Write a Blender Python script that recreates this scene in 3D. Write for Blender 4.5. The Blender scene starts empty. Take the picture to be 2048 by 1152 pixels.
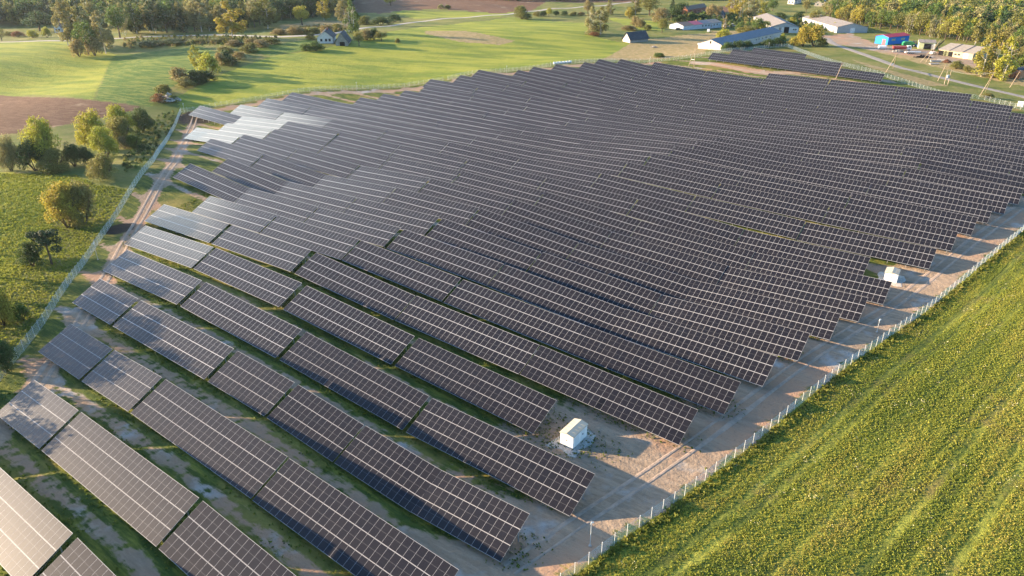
import bpy, bmesh, math, random
import numpy as np
from mathutils import Vector, Matrix, Euler
R = math.radians
SC = bpy.context.scene
COL = SC.collection
random.seed(7); RNG = np.random.default_rng(7)

# ------------------------------------------------------------------ camera, sky, sun, exposure
CAMZ = 70.0; PITCH = R(26); FPX = 1445.6
cam = bpy.data.cameras.new('camera'); cam.lens = FPX / 2048 * 36; cam.sensor_width = 36
cam.clip_start = 1; cam.clip_end = 8000
camo = bpy.data.objects.new('camera', cam); COL.objects.link(camo)
camo.location = (0, 0, CAMZ); camo.rotation_euler = (R(90) - PITCH, 0, 0); SC.camera = camo
SUN_EL = R(13.8); SHADOW_AZ = R(-11.4)
world = bpy.data.worlds.new('World'); SC.world = world; world.use_nodes = True
_nt = world.node_tree; _sky = _nt.nodes.new('ShaderNodeTexSky'); _sky.sky_type = 'NISHITA'
_sky.sun_disc = False; _sky.sun_elevation = SUN_EL; _sky.sun_rotation = R(-78.6); _sky.dust_density = 0.6; _sky.ozone_density = 3.0
# added bright cloud band, out of view, shaped so the far-left panels mirror it
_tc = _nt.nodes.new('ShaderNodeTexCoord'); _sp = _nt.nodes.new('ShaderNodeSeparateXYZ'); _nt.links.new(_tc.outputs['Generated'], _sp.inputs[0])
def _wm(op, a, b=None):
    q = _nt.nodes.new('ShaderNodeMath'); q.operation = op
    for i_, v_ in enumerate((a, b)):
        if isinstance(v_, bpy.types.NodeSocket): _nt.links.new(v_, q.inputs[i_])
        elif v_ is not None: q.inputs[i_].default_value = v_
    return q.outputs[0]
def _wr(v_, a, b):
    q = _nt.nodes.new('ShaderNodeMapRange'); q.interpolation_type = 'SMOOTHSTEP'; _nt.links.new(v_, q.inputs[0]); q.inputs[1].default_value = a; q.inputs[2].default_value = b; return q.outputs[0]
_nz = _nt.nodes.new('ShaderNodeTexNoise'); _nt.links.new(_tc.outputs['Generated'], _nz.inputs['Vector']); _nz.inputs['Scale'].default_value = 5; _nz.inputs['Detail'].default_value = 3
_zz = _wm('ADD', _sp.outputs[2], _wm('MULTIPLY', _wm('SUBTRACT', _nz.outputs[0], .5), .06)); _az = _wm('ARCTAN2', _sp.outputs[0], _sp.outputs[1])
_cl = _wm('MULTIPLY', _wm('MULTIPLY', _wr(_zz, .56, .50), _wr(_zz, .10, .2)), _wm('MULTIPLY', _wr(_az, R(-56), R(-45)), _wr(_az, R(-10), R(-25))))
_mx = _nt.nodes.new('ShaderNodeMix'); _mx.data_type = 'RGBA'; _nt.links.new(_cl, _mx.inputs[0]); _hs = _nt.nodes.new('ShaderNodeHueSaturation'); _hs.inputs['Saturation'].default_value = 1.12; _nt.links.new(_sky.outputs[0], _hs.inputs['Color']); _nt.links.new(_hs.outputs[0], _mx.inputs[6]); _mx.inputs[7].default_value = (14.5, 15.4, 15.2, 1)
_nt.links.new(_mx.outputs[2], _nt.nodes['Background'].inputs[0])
_nt.nodes['Background'].inputs[1].default_value = 0.10
sl = bpy.data.lights.new('sun', 'SUN'); sl.energy = 5.0; sl.angle = R(0.5); sl.color = (1.0, 0.75, 0.49)
slo = bpy.data.objects.new('sun', sl); COL.objects.link(slo)
_d = Vector((math.cos(SUN_EL) * math.cos(SHADOW_AZ), math.cos(SUN_EL) * math.sin(SHADOW_AZ), -math.sin(SUN_EL)))
slo.rotation_euler = _d.to_track_quat('-Z', 'Y').to_euler(); slo.location = (-200, 60, 200)
SC.view_settings.view_transform = 'Standard'; SC.view_settings.look = 'None'
SC.view_settings.exposure = 2.1; SC.view_settings.gamma = 1.0
SC.cycles.volume_bounces = 0; SC.cycles.max_bounces = 6; SC.cycles.diffuse_bounces = 2
SC.cycles.transparent_max_bounces = 12; SC.cycles.use_denoising = True

# ------------------------------------------------------------------ solar field frame and terrain heights
YAW = R(-36.68)
SX, SY = math.cos(YAW), math.sin(YAW)            # along the rows, to the right
UX, UY = -math.sin(YAW), math.cos(YAW)           # across the rows, away from the camera
U = {1: 13.5, 2: 25.7, 3: 38.0, 4: 50.7, 5: 63.0, 6: 75.0, 7: 86.3, 8: 97.3, 9: 108.7}
for k in range(10, 40): U[k] = 108.7 + 11.7 * (k - 9)
def su(s, u): return s * SX + u * UX, s * SY + u * UY
# surveyed ground heights: row -> (position along the row, height of the table's low edge below the camera)
SURV = {2: [(-117.3, 65.5), (-101.6, 65.2), (-71.1, 64.9)], 3: [(-132.5, 66.2), (-116.6, 65.8), (-100.9, 65.5), (-70.4, 66.2), (-40.7, 67.6)],
4: [(-147.6, 65.9), (-100.9, 66.6), (-84.3, 66.6), (-69.6, 68.3), (-54.6, 68.9), (-39.6, 68.4)], 5: [(-161.4, 67.1), (-129.5, 66.2), (-98.3, 67.3), (-67.3, 69.2), (-37.5, 69.0)],
6: [(-175.2, 68.4), (-144.3, 67.0), (-112.8, 67.0), (-81.6, 68.5), (-51.8, 69.8)], 7: [(-186.2, 68.2), (-154.7, 66.9), (-123.4, 66.1), (-92.7, 68.1), (-62.6, 68.6), (-32.6, 70.1)],
8: [(-181.5, 67.9), (-151.0, 66.7), (-120.7, 66.3), (-89.5, 67.7), (-60.0, 68.6), (-29.9, 69.7)], 9: [(-208.8, 66.1), (-149.3, 67.3), (-118.0, 66.3), (-87.2, 67.5), (-57.6, 69.4), (-27.8, 69.0)],
10: [(-207.1, 66.9), (-147.6, 68.6), (-115.9, 66.8), (-85.6, 68.3), (-55.3, 70.2), (-25.4, 69.2)], 11: [(-234.7, 67.0), (-143.3, 66.6), (-113.4, 67.2), (-82.9, 69.2), (-53.1, 70.7), (-22.8, 69.6)],
12: [(-263.6, 69.6), (-140.6, 66.7), (-110.5, 66.8), (-80.6, 69.2), (-50.4, 70.5), (-20.4, 69.8)], 13: [(-261.0, 69.7), (-138.6, 67.7), (-108.5, 68.0), (-78.9, 70.1), (-48.3, 70.8), (-17.9, 69.8)],
14: [(-298.2, 69.4), (-85.5, 68.0), (-55.2, 70.2), (-25.0, 70.4)], 15: [(-285.8, 69.5), (-134.1, 67.3), (-104.5, 67.2), (-73.8, 68.3), (-43.7, 69.3), (-13.2, 69.3)],
16: [(-282.7, 68.1), (-131.7, 67.2), (-101.6, 66.4), (-71.1, 67.4), (-41.0, 67.4), (-10.7, 67.8)], 17: [(-280.0, 67.0), (-250.4, 67.6), (-129.6, 67.1), (-98.7, 65.2), (-68.8, 65.7), (-38.6, 66.6), (-8.0, 66.9)],
18: [(-247.4, 67.4), (-127.5, 67.0), (-66.8, 66.4), (-36.0, 66.4), (-5.9, 66.9)], 19: [(-244.3, 67.3), (-125.4, 67.2), (-64.3, 66.5), (-33.5, 66.7)], 20: [(-242.9, 67.2), (-122.7, 67.4), (-31.2, 66.6)],
21: [(-241.7, 67.3), (-28.9, 65.9)], 22: [(-248.6, 66.1)], 23: [(-239.3, 64.8)], 24: [(-237.2, 63.6)], 25: [(-221.3, 63.6)], 26: [(-220.1, 63.5)], 27: [(-213.9, 63.0)], 28: [(-204.1, 62.5)],
29: [(-202.3, 62.0)], 30: [(-195.6, 63.0)], 31: [(-180.9, 64.7), (-15.3, 67.5)], 32: [(-121.9, 66.3), (-91.9, 66.3), (-31.2, 66.5)], 34: [(-162.7, 62.1), (-72.8, 64.9)], 35: [(-155.5, 61.2), (-96.3, 63.2)], 36: [(-147.6, 60.8), (-119.5, 62.0)]}
_p = np.array([(s, U[k] + 3.1, CAMZ - z - 0.9) for k, l in SURV.items() for s, z in l])
_px = np.stack([_p[:, 0] * SX + _p[:, 1] * UX, _p[:, 0] * SY + _p[:, 1] * UY], 1)
def _mean(x, y): return 1.0 - 0.017 * np.clip(x, -120, 60) + 4.3 / (1 + np.exp(-(y - 385) / 25.0)) * 1 / (1 + np.exp(-(x + 320) / 90.0))
def _kern(a, b):
    d2 = ((a[:, None, :] - b[None, :, :]) ** 2).sum(-1); return 2.2 ** 2 * np.exp(-d2 / (2 * 27.0 ** 2))
BUMPS = [(-215, 430, 70, 4.5), (-120, 520, 60, 3.5), (-30, 520, 55, 3.0), (-250, 345, 28, -3.5), (-235, 385, 28, -3.5), (-225, 440, 26, -3.5), (-330, 420, 60, 3.0),
         (-380, 330, 70, 2.0), (60, 560, 60, 3.0), (-150, 620, 70, -1.5), (300, 700, 120, -2.0), (-500, 600, 120, 3.0), (55, 92, 22, -2.4)]
def _bump(x, y): return sum(h_ * np.exp(-((x - a_) ** 2 + (y - b_) ** 2) / (2 * s_ * s_)) for a_, b_, s_, h_ in BUMPS)
_al = np.linalg.solve(_kern(_px, _px) + np.eye(len(_px)) * 0.24 ** 2, _p[:, 2] - _mean(_px[:, 0], _px[:, 1]) - _bump(_px[:, 0], _px[:, 1]))
def H(x, y):
    x = np.asarray(x, float); y = np.asarray(y, float); sh = x.shape
    P = np.stack([x.ravel(), y.ravel()], 1); out = np.empty(len(P))
    for i in range(0, len(P), 40000):
        Q = P[i:i + 40000]; z = _mean(Q[:, 0], Q[:, 1]) + _kern(Q, _px) @ _al
        for bx, by, bs, bh in BUMPS: z = z + bh * np.exp(-((Q[:, 0] - bx) ** 2 + (Q[:, 1] - by) ** 2) / (2 * bs * bs))
        r = np.clip((Q[:, 1] - 420) / 200, 0, 1) + np.clip((-Q[:, 0] - 200) / 120, 0, 1)
        z = z + np.clip(r, 0, 1) * (0.5 * np.sin(Q[:, 0] * 0.045 + 0.7) * np.sin(Q[:, 1] * 0.038) + 0.3 * np.sin(Q[:, 0] * 0.11 + Q[:, 1] * 0.07))
        out[i:i + 40000] = z
    return out.reshape(sh)
def h1(x, y): return float(H(np.array([x]), np.array([y]))[0])
def at(px, py):
    """ground point seen at this point of the 2048 x 1152 photograph"""
    a = np.atleast_1d(np.asarray(px, float)); b = np.atleast_1d(np.asarray(py, float))
    cx = (a - 1024) / FPX; cy = (b - 576) / FPX
    dy = math.cos(PITCH) - cy * math.sin(PITCH); dz = -math.sin(PITCH) - cy * math.cos(PITCH)
    dz = np.minimum(dz, -0.012)
    t = (2.0 - CAMZ) / dz
    for _ in range(14):
        z = H(cx * t, dy * t); t = 0.5 * t + 0.5 * (z - CAMZ) / dz
    return np.stack([cx * t, dy * t], 1)
def at1(px, py): q = at(px, py)[0]; return float(q[0]), float(q[1])
def poly(pts): return at([p[0] for p in pts], [p[1] for p in pts])
def inpoly(P, x, y):
    ins = np.zeros(x.shape, bool); n = len(P)
    for i in range(n):
        x1, y1 = P[i]; x2, y2 = P[(i + 1) % n]
        if y1 == y2: continue
        c = ((y1 > y) != (y2 > y)) & (x < (x2 - x1) * (y - y1) / (y2 - y1) + x1); ins ^= c
    return ins
def pdist(P, x, y):
    d = np.full(x.shape, 1e9)
    for i in range(len(P) - 1):
        ax, ay = P[i]; bx, by = P[i + 1]; vx, vy = bx - ax, by - ay
        t = np.clip(((x - ax) * vx + (y - ay) * vy) / (vx * vx + vy * vy + 1e-9), 0, 1)
        d = np.minimum(d, np.hypot(x - ax - t * vx, y - ay - t * vy))
    return d
def resample(P, step):
    P = np.asarray(P, float); seg = np.hypot(*np.diff(P, axis=0).T); L = np.r_[0, np.cumsum(seg)]
    n = max(2, int(L[-1] / step) + 1); t = np.linspace(0, L[-1], n)
    return np.stack([np.interp(t, L, P[:, 0]), np.interp(t, L, P[:, 1])], 1)

# ------------------------------------------------------------------ material helpers
class N:
    def __init__(self, name):
        self.m = bpy.data.materials.new(name); self.m.use_nodes = True; self.t = self.m.node_tree
        self.p = self.t.nodes['Principled BSDF']; self.out = self.t.nodes['Material Output']
    def n(self, ty, **k):
        nd = self.t.nodes.new(ty)
        for a, v in k.items(): setattr(nd, a, v)
        return nd
    def set(self, sock, v):
        if isinstance(v, bpy.types.NodeSocket): self.t.links.new(v, sock)
        elif v is not None: sock.default_value = v
    def math(self, op, a, b=None, c=None, clamp=False):
        nd = self.n('ShaderNodeMath', operation=op, use_clamp=clamp)
        for i, v in enumerate((a, b, c)):
            if v is not None: self.set(nd.inputs[i], v)
        return nd.outputs[0]
    def vmath(self, op, a, b=None):
        nd = self.n('ShaderNodeVectorMath', operation=op); self.set(nd.inputs[0], a)
        if b is not None: self.set(nd.inputs[1], b)
        return nd.outputs['Value'] if op == 'DOT_PRODUCT' else nd.outputs[0]
    def noise(self, vec, scale, detail=3, rough=0.55):
        nd = self.n('ShaderNodeTexNoise'); self.set(nd.inputs['Vector'], vec)
        nd.inputs['Scale'].default_value = scale; nd.inputs['Detail'].default_value = detail; nd.inputs['Roughness'].default_value = rough
        return nd.outputs[0]
    def ramp(self, f, a, b): return self.maprange(f, a, b)
    def maprange(self, f, a, b, lo=0.0, hi=1.0):
        nd = self.n('ShaderNodeMapRange', interpolation_type='SMOOTHSTEP'); self.set(nd.inputs[0], f)
        self.set(nd.inputs[1], a); self.set(nd.inputs[2], b); nd.inputs[3].default_value = lo; nd.inputs[4].default_value = hi
        return nd.outputs[0]
    def mix(self, f, a, b, blend='MIX'):
        nd = self.n('ShaderNodeMix', data_type='RGBA', blend_type=blend); self.set(nd.inputs[0], f)
        for s, v in ((nd.inputs[6], a), (nd.inputs[7], b)):
            self.set(s, (*v, 1.0) if isinstance(v, tuple) else v)
        return nd.outputs[2]
    def scale(self, v, s):
        nd = self.n('ShaderNodeMapping'); self.set(nd.inputs[0], v); nd.inputs['Scale'].default_value = s; return nd.outputs[0]
    def rot(self, v, ang, s=(1, 1, 1)):
        nd = self.n('ShaderNodeMapping'); self.set(nd.inputs[0], v); nd.inputs['Rotation'].default_value = (0, 0, ang); return self.scale(nd.outputs[0], s)
    def pos(self): return self.n('ShaderNodeNewGeometry').outputs['Position']
    def col(self, c, rough=0.8, spec=0.3, metal=0.0):
        self.set(self.p.inputs['Base Color'], (*c, 1.0) if isinstance(c, tuple) else c)
        self.p.inputs['Roughness'].default_value = rough; self.p.inputs['Specular IOR Level'].default_value = spec; self.p.inputs['Metallic'].default_value = metal
        return self
    def bump(self, h, strength=0.5, dist=0.1):
        b = self.n('ShaderNodeBump'); b.inputs['Strength'].default_value = strength; b.inputs['Distance'].default_value = dist
        self.set(b.inputs['Height'], h); self.t.links.new(b.outputs[0], self.p.inputs['Normal'])
def plain(name, c, rough=0.7, spec=0.3, metal=0.0, var=0.25, sc=0.8, c2=None):
    k = N(name); nz = k.noise(k.pos(), sc, 4)
    d = c2 or tuple(v * (1 - var) for v in c)
    k.col(k.mix(k.maprange(nz, 0.35, 0.65), c, d), rough, spec, metal); return k.m

# ------------------------------------------------------------------ object helpers
def link(o): COL.objects.link(o); return o
def tag(o, label=None, cat=None, group=None, kind=None):
    if label: o['label'] = label
    if cat: o['category'] = cat
    if group: o['group'] = group
    if kind: o['kind'] = kind
    return o
def empty(name, loc, rz=0.0, label=None, cat=None, group=None):
    o = bpy.data.objects.new(name, None); o.empty_display_size = 0.3; link(o); o.location = loc; o.rotation_euler = (0, 0, rz)
    return tag(o, label, cat, group)
class MB:
    def __init__(self): self.v = []; self.f = []; self.mi = []
    def add(self, vs, fs, mi=0):
        b = len(self.v); self.v += [tuple(v) for v in vs]; self.f += [tuple(b + i for i in f) for f in fs]; self.mi += [mi] * len(fs); return self
    def box(self, c, s, rz=0.0, mi=0, rx=0.0, taper=1.0):
        hx, hy, hz = s[0] / 2, s[1] / 2, s[2] / 2; M = Euler((rx, 0, rz)).to_matrix(); vs = []
        for z in (-1, 1):
            t = taper if z > 0 else 1.0
            for x, y in ((-1, -1), (1, -1), (1, 1), (-1, 1)): vs.append(M @ Vector((x * hx * t, y * hy * t, z * hz)) + Vector(c))
        return self.add(vs, [(3, 2, 1, 0), (4, 5, 6, 7), (0, 1, 5, 4), (1, 2, 6, 5), (2, 3, 7, 6), (3, 0, 4, 7)], mi)
    def tube(self, a, b, r, r2=None, n=6, mi=0, caps=True):
        a = Vector(a); b = Vector(b); r2 = r if r2 is None else r2; d = (b - a).normalized()
        x = d.orthogonal().normalized(); y = d.cross(x); vs = []
        for p, q in ((a, r), (b, r2)):
            for i in range(n):
                t = 2 * math.pi * i / n; vs.append(p + x * q * math.cos(t) + y * q * math.sin(t))
        fs = [(i, (i + 1) % n, n + (i + 1) % n, n + i) for i in range(n)]
        if caps: fs += [tuple(range(n))[::-1], tuple(range(n, 2 * n))]
        return self.add(vs, fs, mi)
    def path(self, pts, rad, n=6, mi=0):
        for i in range(len(pts) - 1): self.tube(pts[i], pts[i + 1], rad[i], rad[i + 1], n, mi)
        return self
    def prism(self, prof, y0, y1, mi=0):
        n = len(prof); vs = [(x, y0, z) for x, z in prof] + [(x, y1, z) for x, z in prof]
        return self.add(vs, [tuple(range(n)), tuple(range(n, 2 * n))[::-1]] + [(i, n + i, n + (i + 1) % n, (i + 1) % n) for i in range(n)], mi)
    def ball(self, c, r, n=8, mi=0):
        vs = []; fs = []; m = n // 2 + 1
        for j in range(m + 1):
            th = math.pi * j / m
            for i in range(n):
                ph = 2 * math.pi * i / n; vs.append((c[0] + r[0] * math.sin(th) * math.cos(ph), c[1] + r[1] * math.sin(th) * math.sin(ph), c[2] + r[2] * math.cos(th)))
        for j in range(m):
            for i in range(n): fs.append((j * n + i, (j + 1) * n + i, (j + 1) * n + (i + 1) % n, j * n + (i + 1) % n))
        return self.add(vs, fs, mi)
    def mesh(self, name, mats):
        me = bpy.data.meshes.new(name); me.from_pydata(self.v, [], self.f)
        for m in (mats if isinstance(mats, (list, tuple)) else [mats]): me.materials.append(m)
        if any(self.mi): me.polygons.foreach_set('material_index', self.mi)
        bm = bmesh.new(); bm.from_mesh(me); bmesh.ops.recalc_face_normals(bm, faces=bm.faces); bm.to_mesh(me); bm.free()
        return me
    def build(self, name, mats, parent=None, loc=(0, 0, 0), rz=0.0):
        o = link(bpy.data.objects.new(name, self.mesh(name, mats))); o.location = loc; o.rotation_euler = (0, 0, rz)
        if parent: o.parent = parent
        return o
def inst(name, me, parent, loc=(0, 0, 0), rz=0.0, sc=None):
    o = link(bpy.data.objects.new(name, me)); o.location = loc; o.rotation_euler = (0, 0, rz); o.parent = parent
    if sc: o.scale = sc
    return o
def npmesh(name, V, F, mat, uv=None, smooth=False):
    """V (n,3); F (m,k) of equal sized faces"""
    me = bpy.data.meshes.new(name); n, k = F.shape
    me.vertices.add(len(V)); me.vertices.foreach_set('co', np.asarray(V, np.float32).ravel())
    me.loops.add(n * k); me.loops.foreach_set('vertex_index', F.astype(np.int32).ravel())
    me.polygons.add(n); me.polygons.foreach_set('loop_start', np.arange(0, n * k, k, dtype=np.int32))
    me.polygons.foreach_set('use_smooth', np.full(n, smooth))
    for m in (mat if isinstance(mat, (list, tuple)) else [mat]): me.materials.append(m)
    me.update(calc_edges=True); me.validate(); return me
ORD = ['zeroth', 'first', 'second', 'third', 'fourth', 'fifth', 'sixth', 'seventh', 'eighth', 'ninth', 'tenth', 'eleventh', 'twelfth', 'thirteenth', 'fourteenth', 'fifteenth', 'sixteenth', 'seventeenth', 'eighteenth', 'nineteenth', 'twentieth']
ORD += ['twenty-' + o for o in ORD[1:10]] + ['thirtieth'] + ['thirty-' + o for o in ORD[1:10]] + ['fortieth'] + ['forty-' + o for o in ORD[1:10]]+ ['fiftieth'] + ['fifty-' + o for o in ORD[1:10]]

# ------------------------------------------------------------------ fence lines and zones (ground points)
F_LEFT = poly([(-70, 850), (4.7, 757), (30, 724), (55, 694), (91.7, 645), (164.7, 536.6), (192.8, 494.4), (206.9, 473.3), (260, 390), (308, 325), (342, 270), (358, 235), (362, 226)])
F_BACK = poly([(363, 225.5), (392.7, 222.7), (435.8, 213), (480.6, 206), (512, 201.6), (553.6, 193.7), (602, 185), (645.9, 181), (721, 178.9), (774.6, 177), (815, 173.8), (844.5, 168.7), (894.6, 160.8), (946.7, 148.7), (1001, 145), (1054.6, 139.8), (1098, 133.6), (1132, 129), (1178, 125.4), (1232.7, 124), (1296, 124.8)])
F_VILL = poly([(1298, 124.6), (1333.6, 121.6), (1380, 116), (1422, 110), (1461.5, 103), (1537, 96), (1573, 93.7)])
F_ROAD = poly([(1574.5, 94.2), (1602.5, 105), (1640, 118.7), (1666, 127), (1700, 135.9), (1744, 146), (1792, 161.6), (1833.6, 175), (1885, 191), (1966.6, 200), (2020, 214), (2075, 228)])
F_FIELD = poly([(1090, 1196), (1185.8, 1124), (1213.4, 1102), (1239.7, 1083), (1290, 1047.6), (1355, 1002.5), (1421.5, 953), (1498.5, 894.8), (1601, 809), (1683, 742.5), (1731, 708), (1789, 667), (1844, 629.7), (1895, 588.6), (1939.7, 551), (1984, 513.4), (2028.6, 477.5), (2090, 428)])
SOLAR = np.concatenate([F_LEFT, F_BACK[1:], F_VILL[1:], F_ROAD[1:], [(330, 290)], F_FIELD[::-1], [(10, 40), (-70, 40)]])
LUSH = [poly([(-80, 84), (140, 84), (232, 110), (222, 118), (186, 200), (60, 190), (-80, 186)]),
        poly([(360, 219), (480, 203), (560, 189), (650, 177), (780, 173), (900, 155), (1000, 140), (1180, 120), (1270, 110), (1262, 88), (1180, 72), (1210, 48), (1020, 34), (830, 56), (640, 100), (545, 112), (440, 150), (350, 195)]),
        poly([(-80, 336), (60, 348), (180, 360), (170, 400), (110, 440), (60, 520), (-80, 640)]), poly([(1400, 98), (1400, 105), (1310, 112), (1340, 104)]),
        poly([(770, 20), (1030, 24), (1000, 33), (830, 38)]), poly([(1215, 35), (1330, 45), (1330, 62), (1260, 60)])]
GREEN = [poly([(232, 110), (400, 92), (460, 118), (340, 175), (300, 214), (190, 200), (222, 118)]), poly([(480, 100), (620, 78), (640, 96), (540, 112)])]
BROWN = [poly([(-90, 190), (0, 190), (100, 195), (205, 203), (285, 214), (240, 228), (150, 246), (60, 264), (-90, 280)]),
         poly([(640, -60), (690, 24), (760, 27), (860, 17), (1000, 27), (1060, 22), (1090, 4), (1300, 3), (1300, -60)]), poly([(1385, 15), (1470, 12), (1470, 24), (1400, 24)]), poly([(590, -10), (700, -20), (690, 14), (600, 20)])]
DRY = [poly([(1200, 119), (1262, 86), (1300, 78), (1420, 66), (1490, 60), (1500, 76), (1420, 84), (1408, 108), (1330, 117)]), poly([(1420, 62), (1490, 64), (1560, 70), (1545, 80), (1470, 78)]),
       poly([(1720, 96), (1760, 106), (1860, 132), (2060, 176), (2060, 160), (1900, 120), (1830, 112), (1750, 92)]), poly([(850, 62), (930, 62), (1030, 82), (1000, 90), (920, 84), (850, 68)]),
       poly([(560, 50), (640, 40), (700, 42), (690, 62), (610, 66), (560, 66)]), poly([(1700, 118), (1790, 143), (1900, 172), (1850, 172), (1740, 135)])]
YARD = [poly([(1640, 72), (1700, 66), (1752, 88), (1800, 95), (1870, 102), (1960, 122), (1960, 134), (1850, 116), (1760, 104), (1700, 92), (1650, 84)])]
WEED = np.concatenate([F_FIELD, [(330, 300), (330, 40), (10, 40)]])
ROAD = poly([(1652, 76), (1668, 88), (1696, 98), (1748, 116), (1799, 135), (1902, 160), (2040, 192), (2120, 212)])
LANE = poly([(-120, 87), (0, 84.5), (130, 82), (185, 78), (240, 77), (352, 71.5), (430, 70), (500, 72), (560, 73.5), (620, 71), (670, 66.5), (760, 54), (834, 44), (919, 36), (1022, 28), (1104, 17), (1193, 12), (1261, 4)])
VTRACK = poly([(1390, 126), (1420, 127), (1450, 132), (1500, 142), (1535, 147), (1600, 144), (1700, 153), (1780, 163)])

# ------------------------------------------------------------------ ground
def axis(lo, a, b, hi, st, g):
    m = list(np.arange(a, b + 1e-6, st)); l = [a]; s = st
    while l[-1] > lo: s *= g; l.append(l[-1] - s)
    r = [m[-1]]; s = st
    while r[-1] < hi: s *= g; r.append(r[-1] + s)
    return np.array(l[:0:-1] + m + r[1:])
gx = axis(-2600, -215, 215, 2600, 1.5, 1.045); gy = axis(-500, 45, 460, 5200, 1.5, 1.035)
GX, GY = np.meshgrid(gx, gy); GZ = H(GX, GY)
x, y = GX.ravel(), GY.ravel(); nx = len(gx); ny = len(gy)
V = np.stack([x, y, GZ.ravel()], 1)
i, j = np.meshgrid(np.arange(nx - 1), np.arange(ny - 1)); a = (j * nx + i).ravel()
me = None
def zone(polys): 
    m = np.zeros(len(x), bool)
    for P in polys: m |= inpoly(P, x, y)
    return m.astype(np.float32)
u = x * UX + y * UY; s = x * SX + y * SY
uk = np.array([U[k] for k in sorted(U)])
jj = np.clip(np.searchsorted(uk, u), 1, len(uk) - 1); ph = (u - uk[jj - 1]) / (uk[jj] - uk[jj - 1])
ingap = np.exp(-((ph - 0.80) / 0.13) ** 2)          # bare strip half way between two rows
dF = pdist(F_FIELD, x, y); dL = pdist(F_LEFT, x, y); dB = pdist(F_BACK, x, y)
solar = inpoly(SOLAR, x, y)
perim = np.exp(-((dF - 7.0) / 5.0) ** 2) + np.clip(1 - np.abs(dF - 9) / 12, 0, 1) * .5 + np.exp(-((dL - 6.3) / 2.0) ** 2) + 0.7 * np.exp(-((dB - 5) / 3) ** 2)
near = np.clip((150 - s - 0 * u) / 60, 0, 1)
dirt = np.clip(perim + 0.62 * ingap, 0, 1) * solar
dirt = np.maximum(dirt, 0.9 * np.exp(-(pdist(VTRACK, x, y) / 3.5) ** 2))
c1 = at1(1140, 905); dirt = np.maximum(dirt, np.exp(-((x - c1[0]) ** 2 + (y - c1[1]) ** 2) / 13 ** 2))
dirt = np.maximum(dirt, np.maximum(zone(YARD), 0) * 0.95)
weed = inpoly(WEED, x, y).astype(np.float32) * (~solar)
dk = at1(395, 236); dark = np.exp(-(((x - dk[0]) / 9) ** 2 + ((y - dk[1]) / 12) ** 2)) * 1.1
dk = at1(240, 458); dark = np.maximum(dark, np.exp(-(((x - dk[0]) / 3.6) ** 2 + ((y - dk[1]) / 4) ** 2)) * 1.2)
za = np.stack([dirt, np.maximum(zone(LUSH), 0), weed, zone(BROWN)], 1).astype(np.float32)
zb = np.stack([zone(DRY), zone(GREEN), np.clip(dark, 0, 1), solar.astype(float)], 1).astype(np.float32)

g = N('ground'); P = g.pos()
def attr(k, name):
    nd = k.n('ShaderNodeAttribute', attribute_name=name); sp = k.n('ShaderNodeSeparateColor'); k.t.links.new(nd.outputs['Color'], sp.inputs[0])
    return sp.outputs[0], sp.outputs[1], sp.outputs[2], nd.outputs['Alpha']
dirt_, lush_, weed_, brown_ = attr(g, 'zone_a'); dry_, green_, dark_, solar_ = attr(g, 'zone_b')
nA = g.noise(P, 0.045, 5, 0.6); nB = g.noise(P, 0.35, 5, 0.65); nC = g.noise(P, 1.6, 4, 0.7); nE = g.noise(P, 4.5, 3, 0.7); nD = g.noise(P, 0.012, 3)
rowv = g.rot(P, -YAW, (0.16, 0.9, 1)); nR = g.noise(rowv, 1.0, 5, 0.7)
def msk(m, nz, amp, soft): # noisy edge
    v = g.math('ADD', m, g.math('MULTIPLY', g.math('SUBTRACT', nz, 0.5), amp)); return g.maprange(v, 0.5 - soft, 0.5 + soft)
base = g.mix(g.maprange(nB, 0.35, 0.7), (0.15, 0.165, 0.038), (0.22, 0.19, 0.075))
base = g.mix(g.maprange(nA, 0.4, 0.65), base, (0.095, 0.125, 0.028))
lf = g.rot(P, R(12), (0.35, 1.3, 1)); nL = g.noise(lf, 0.09, 5, 0.65); nL2 = g.noise(g.rot(P, R(-20), (0.2, 2.0, 1)), 0.5, 4, 0.7)
lushc = g.mix(g.maprange(nL, 0.38, 0.64), (0.27, 0.285, 0.042), (0.125, 0.18, 0.026))
lushc = g.mix(g.maprange(nL2, 0.45, 0.75, 0, .55), lushc, (0.23, 0.20, 0.055))
base = g.mix(msk(lush_, nB, 0.5, 0.15), base, lushc)
rv = g.rot(P, R(-72), (0.25, 0.03, 1)); gr = g.mix(g.maprange(g.noise(rv, 2.2, 4, .7), 0.42, 0.62), (0.06, 0.12, 0.02), (0.17, 0.20, 0.04))
base = g.mix(msk(green_, nB, 0.5, 0.15), base, gr)
br = g.mix(g.maprange(g.noise(g.rot(P, R(8), (.4, 1.6, 1)), 0.5, 5, .7), 0.4, 0.68), (0.115, 0.062, 0.038), (0.19, 0.115, 0.07))
br = g.mix(g.maprange(g.noise(P, 0.07, 4), 0.60, 0.74), br, (0.30, 0.22, 0.14))
base = g.mix(msk(brown_, nB, 0.5, 0.12), base, br)
dr = g.mix(g.maprange(nB, 0.35, 0.65), (0.33, 0.25, 0.13), (0.22, 0.185, 0.075))
base = g.mix(msk(dry_, g.noise(P, 0.09, 5, .6), 0.9, 0.2), base, dr)
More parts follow.
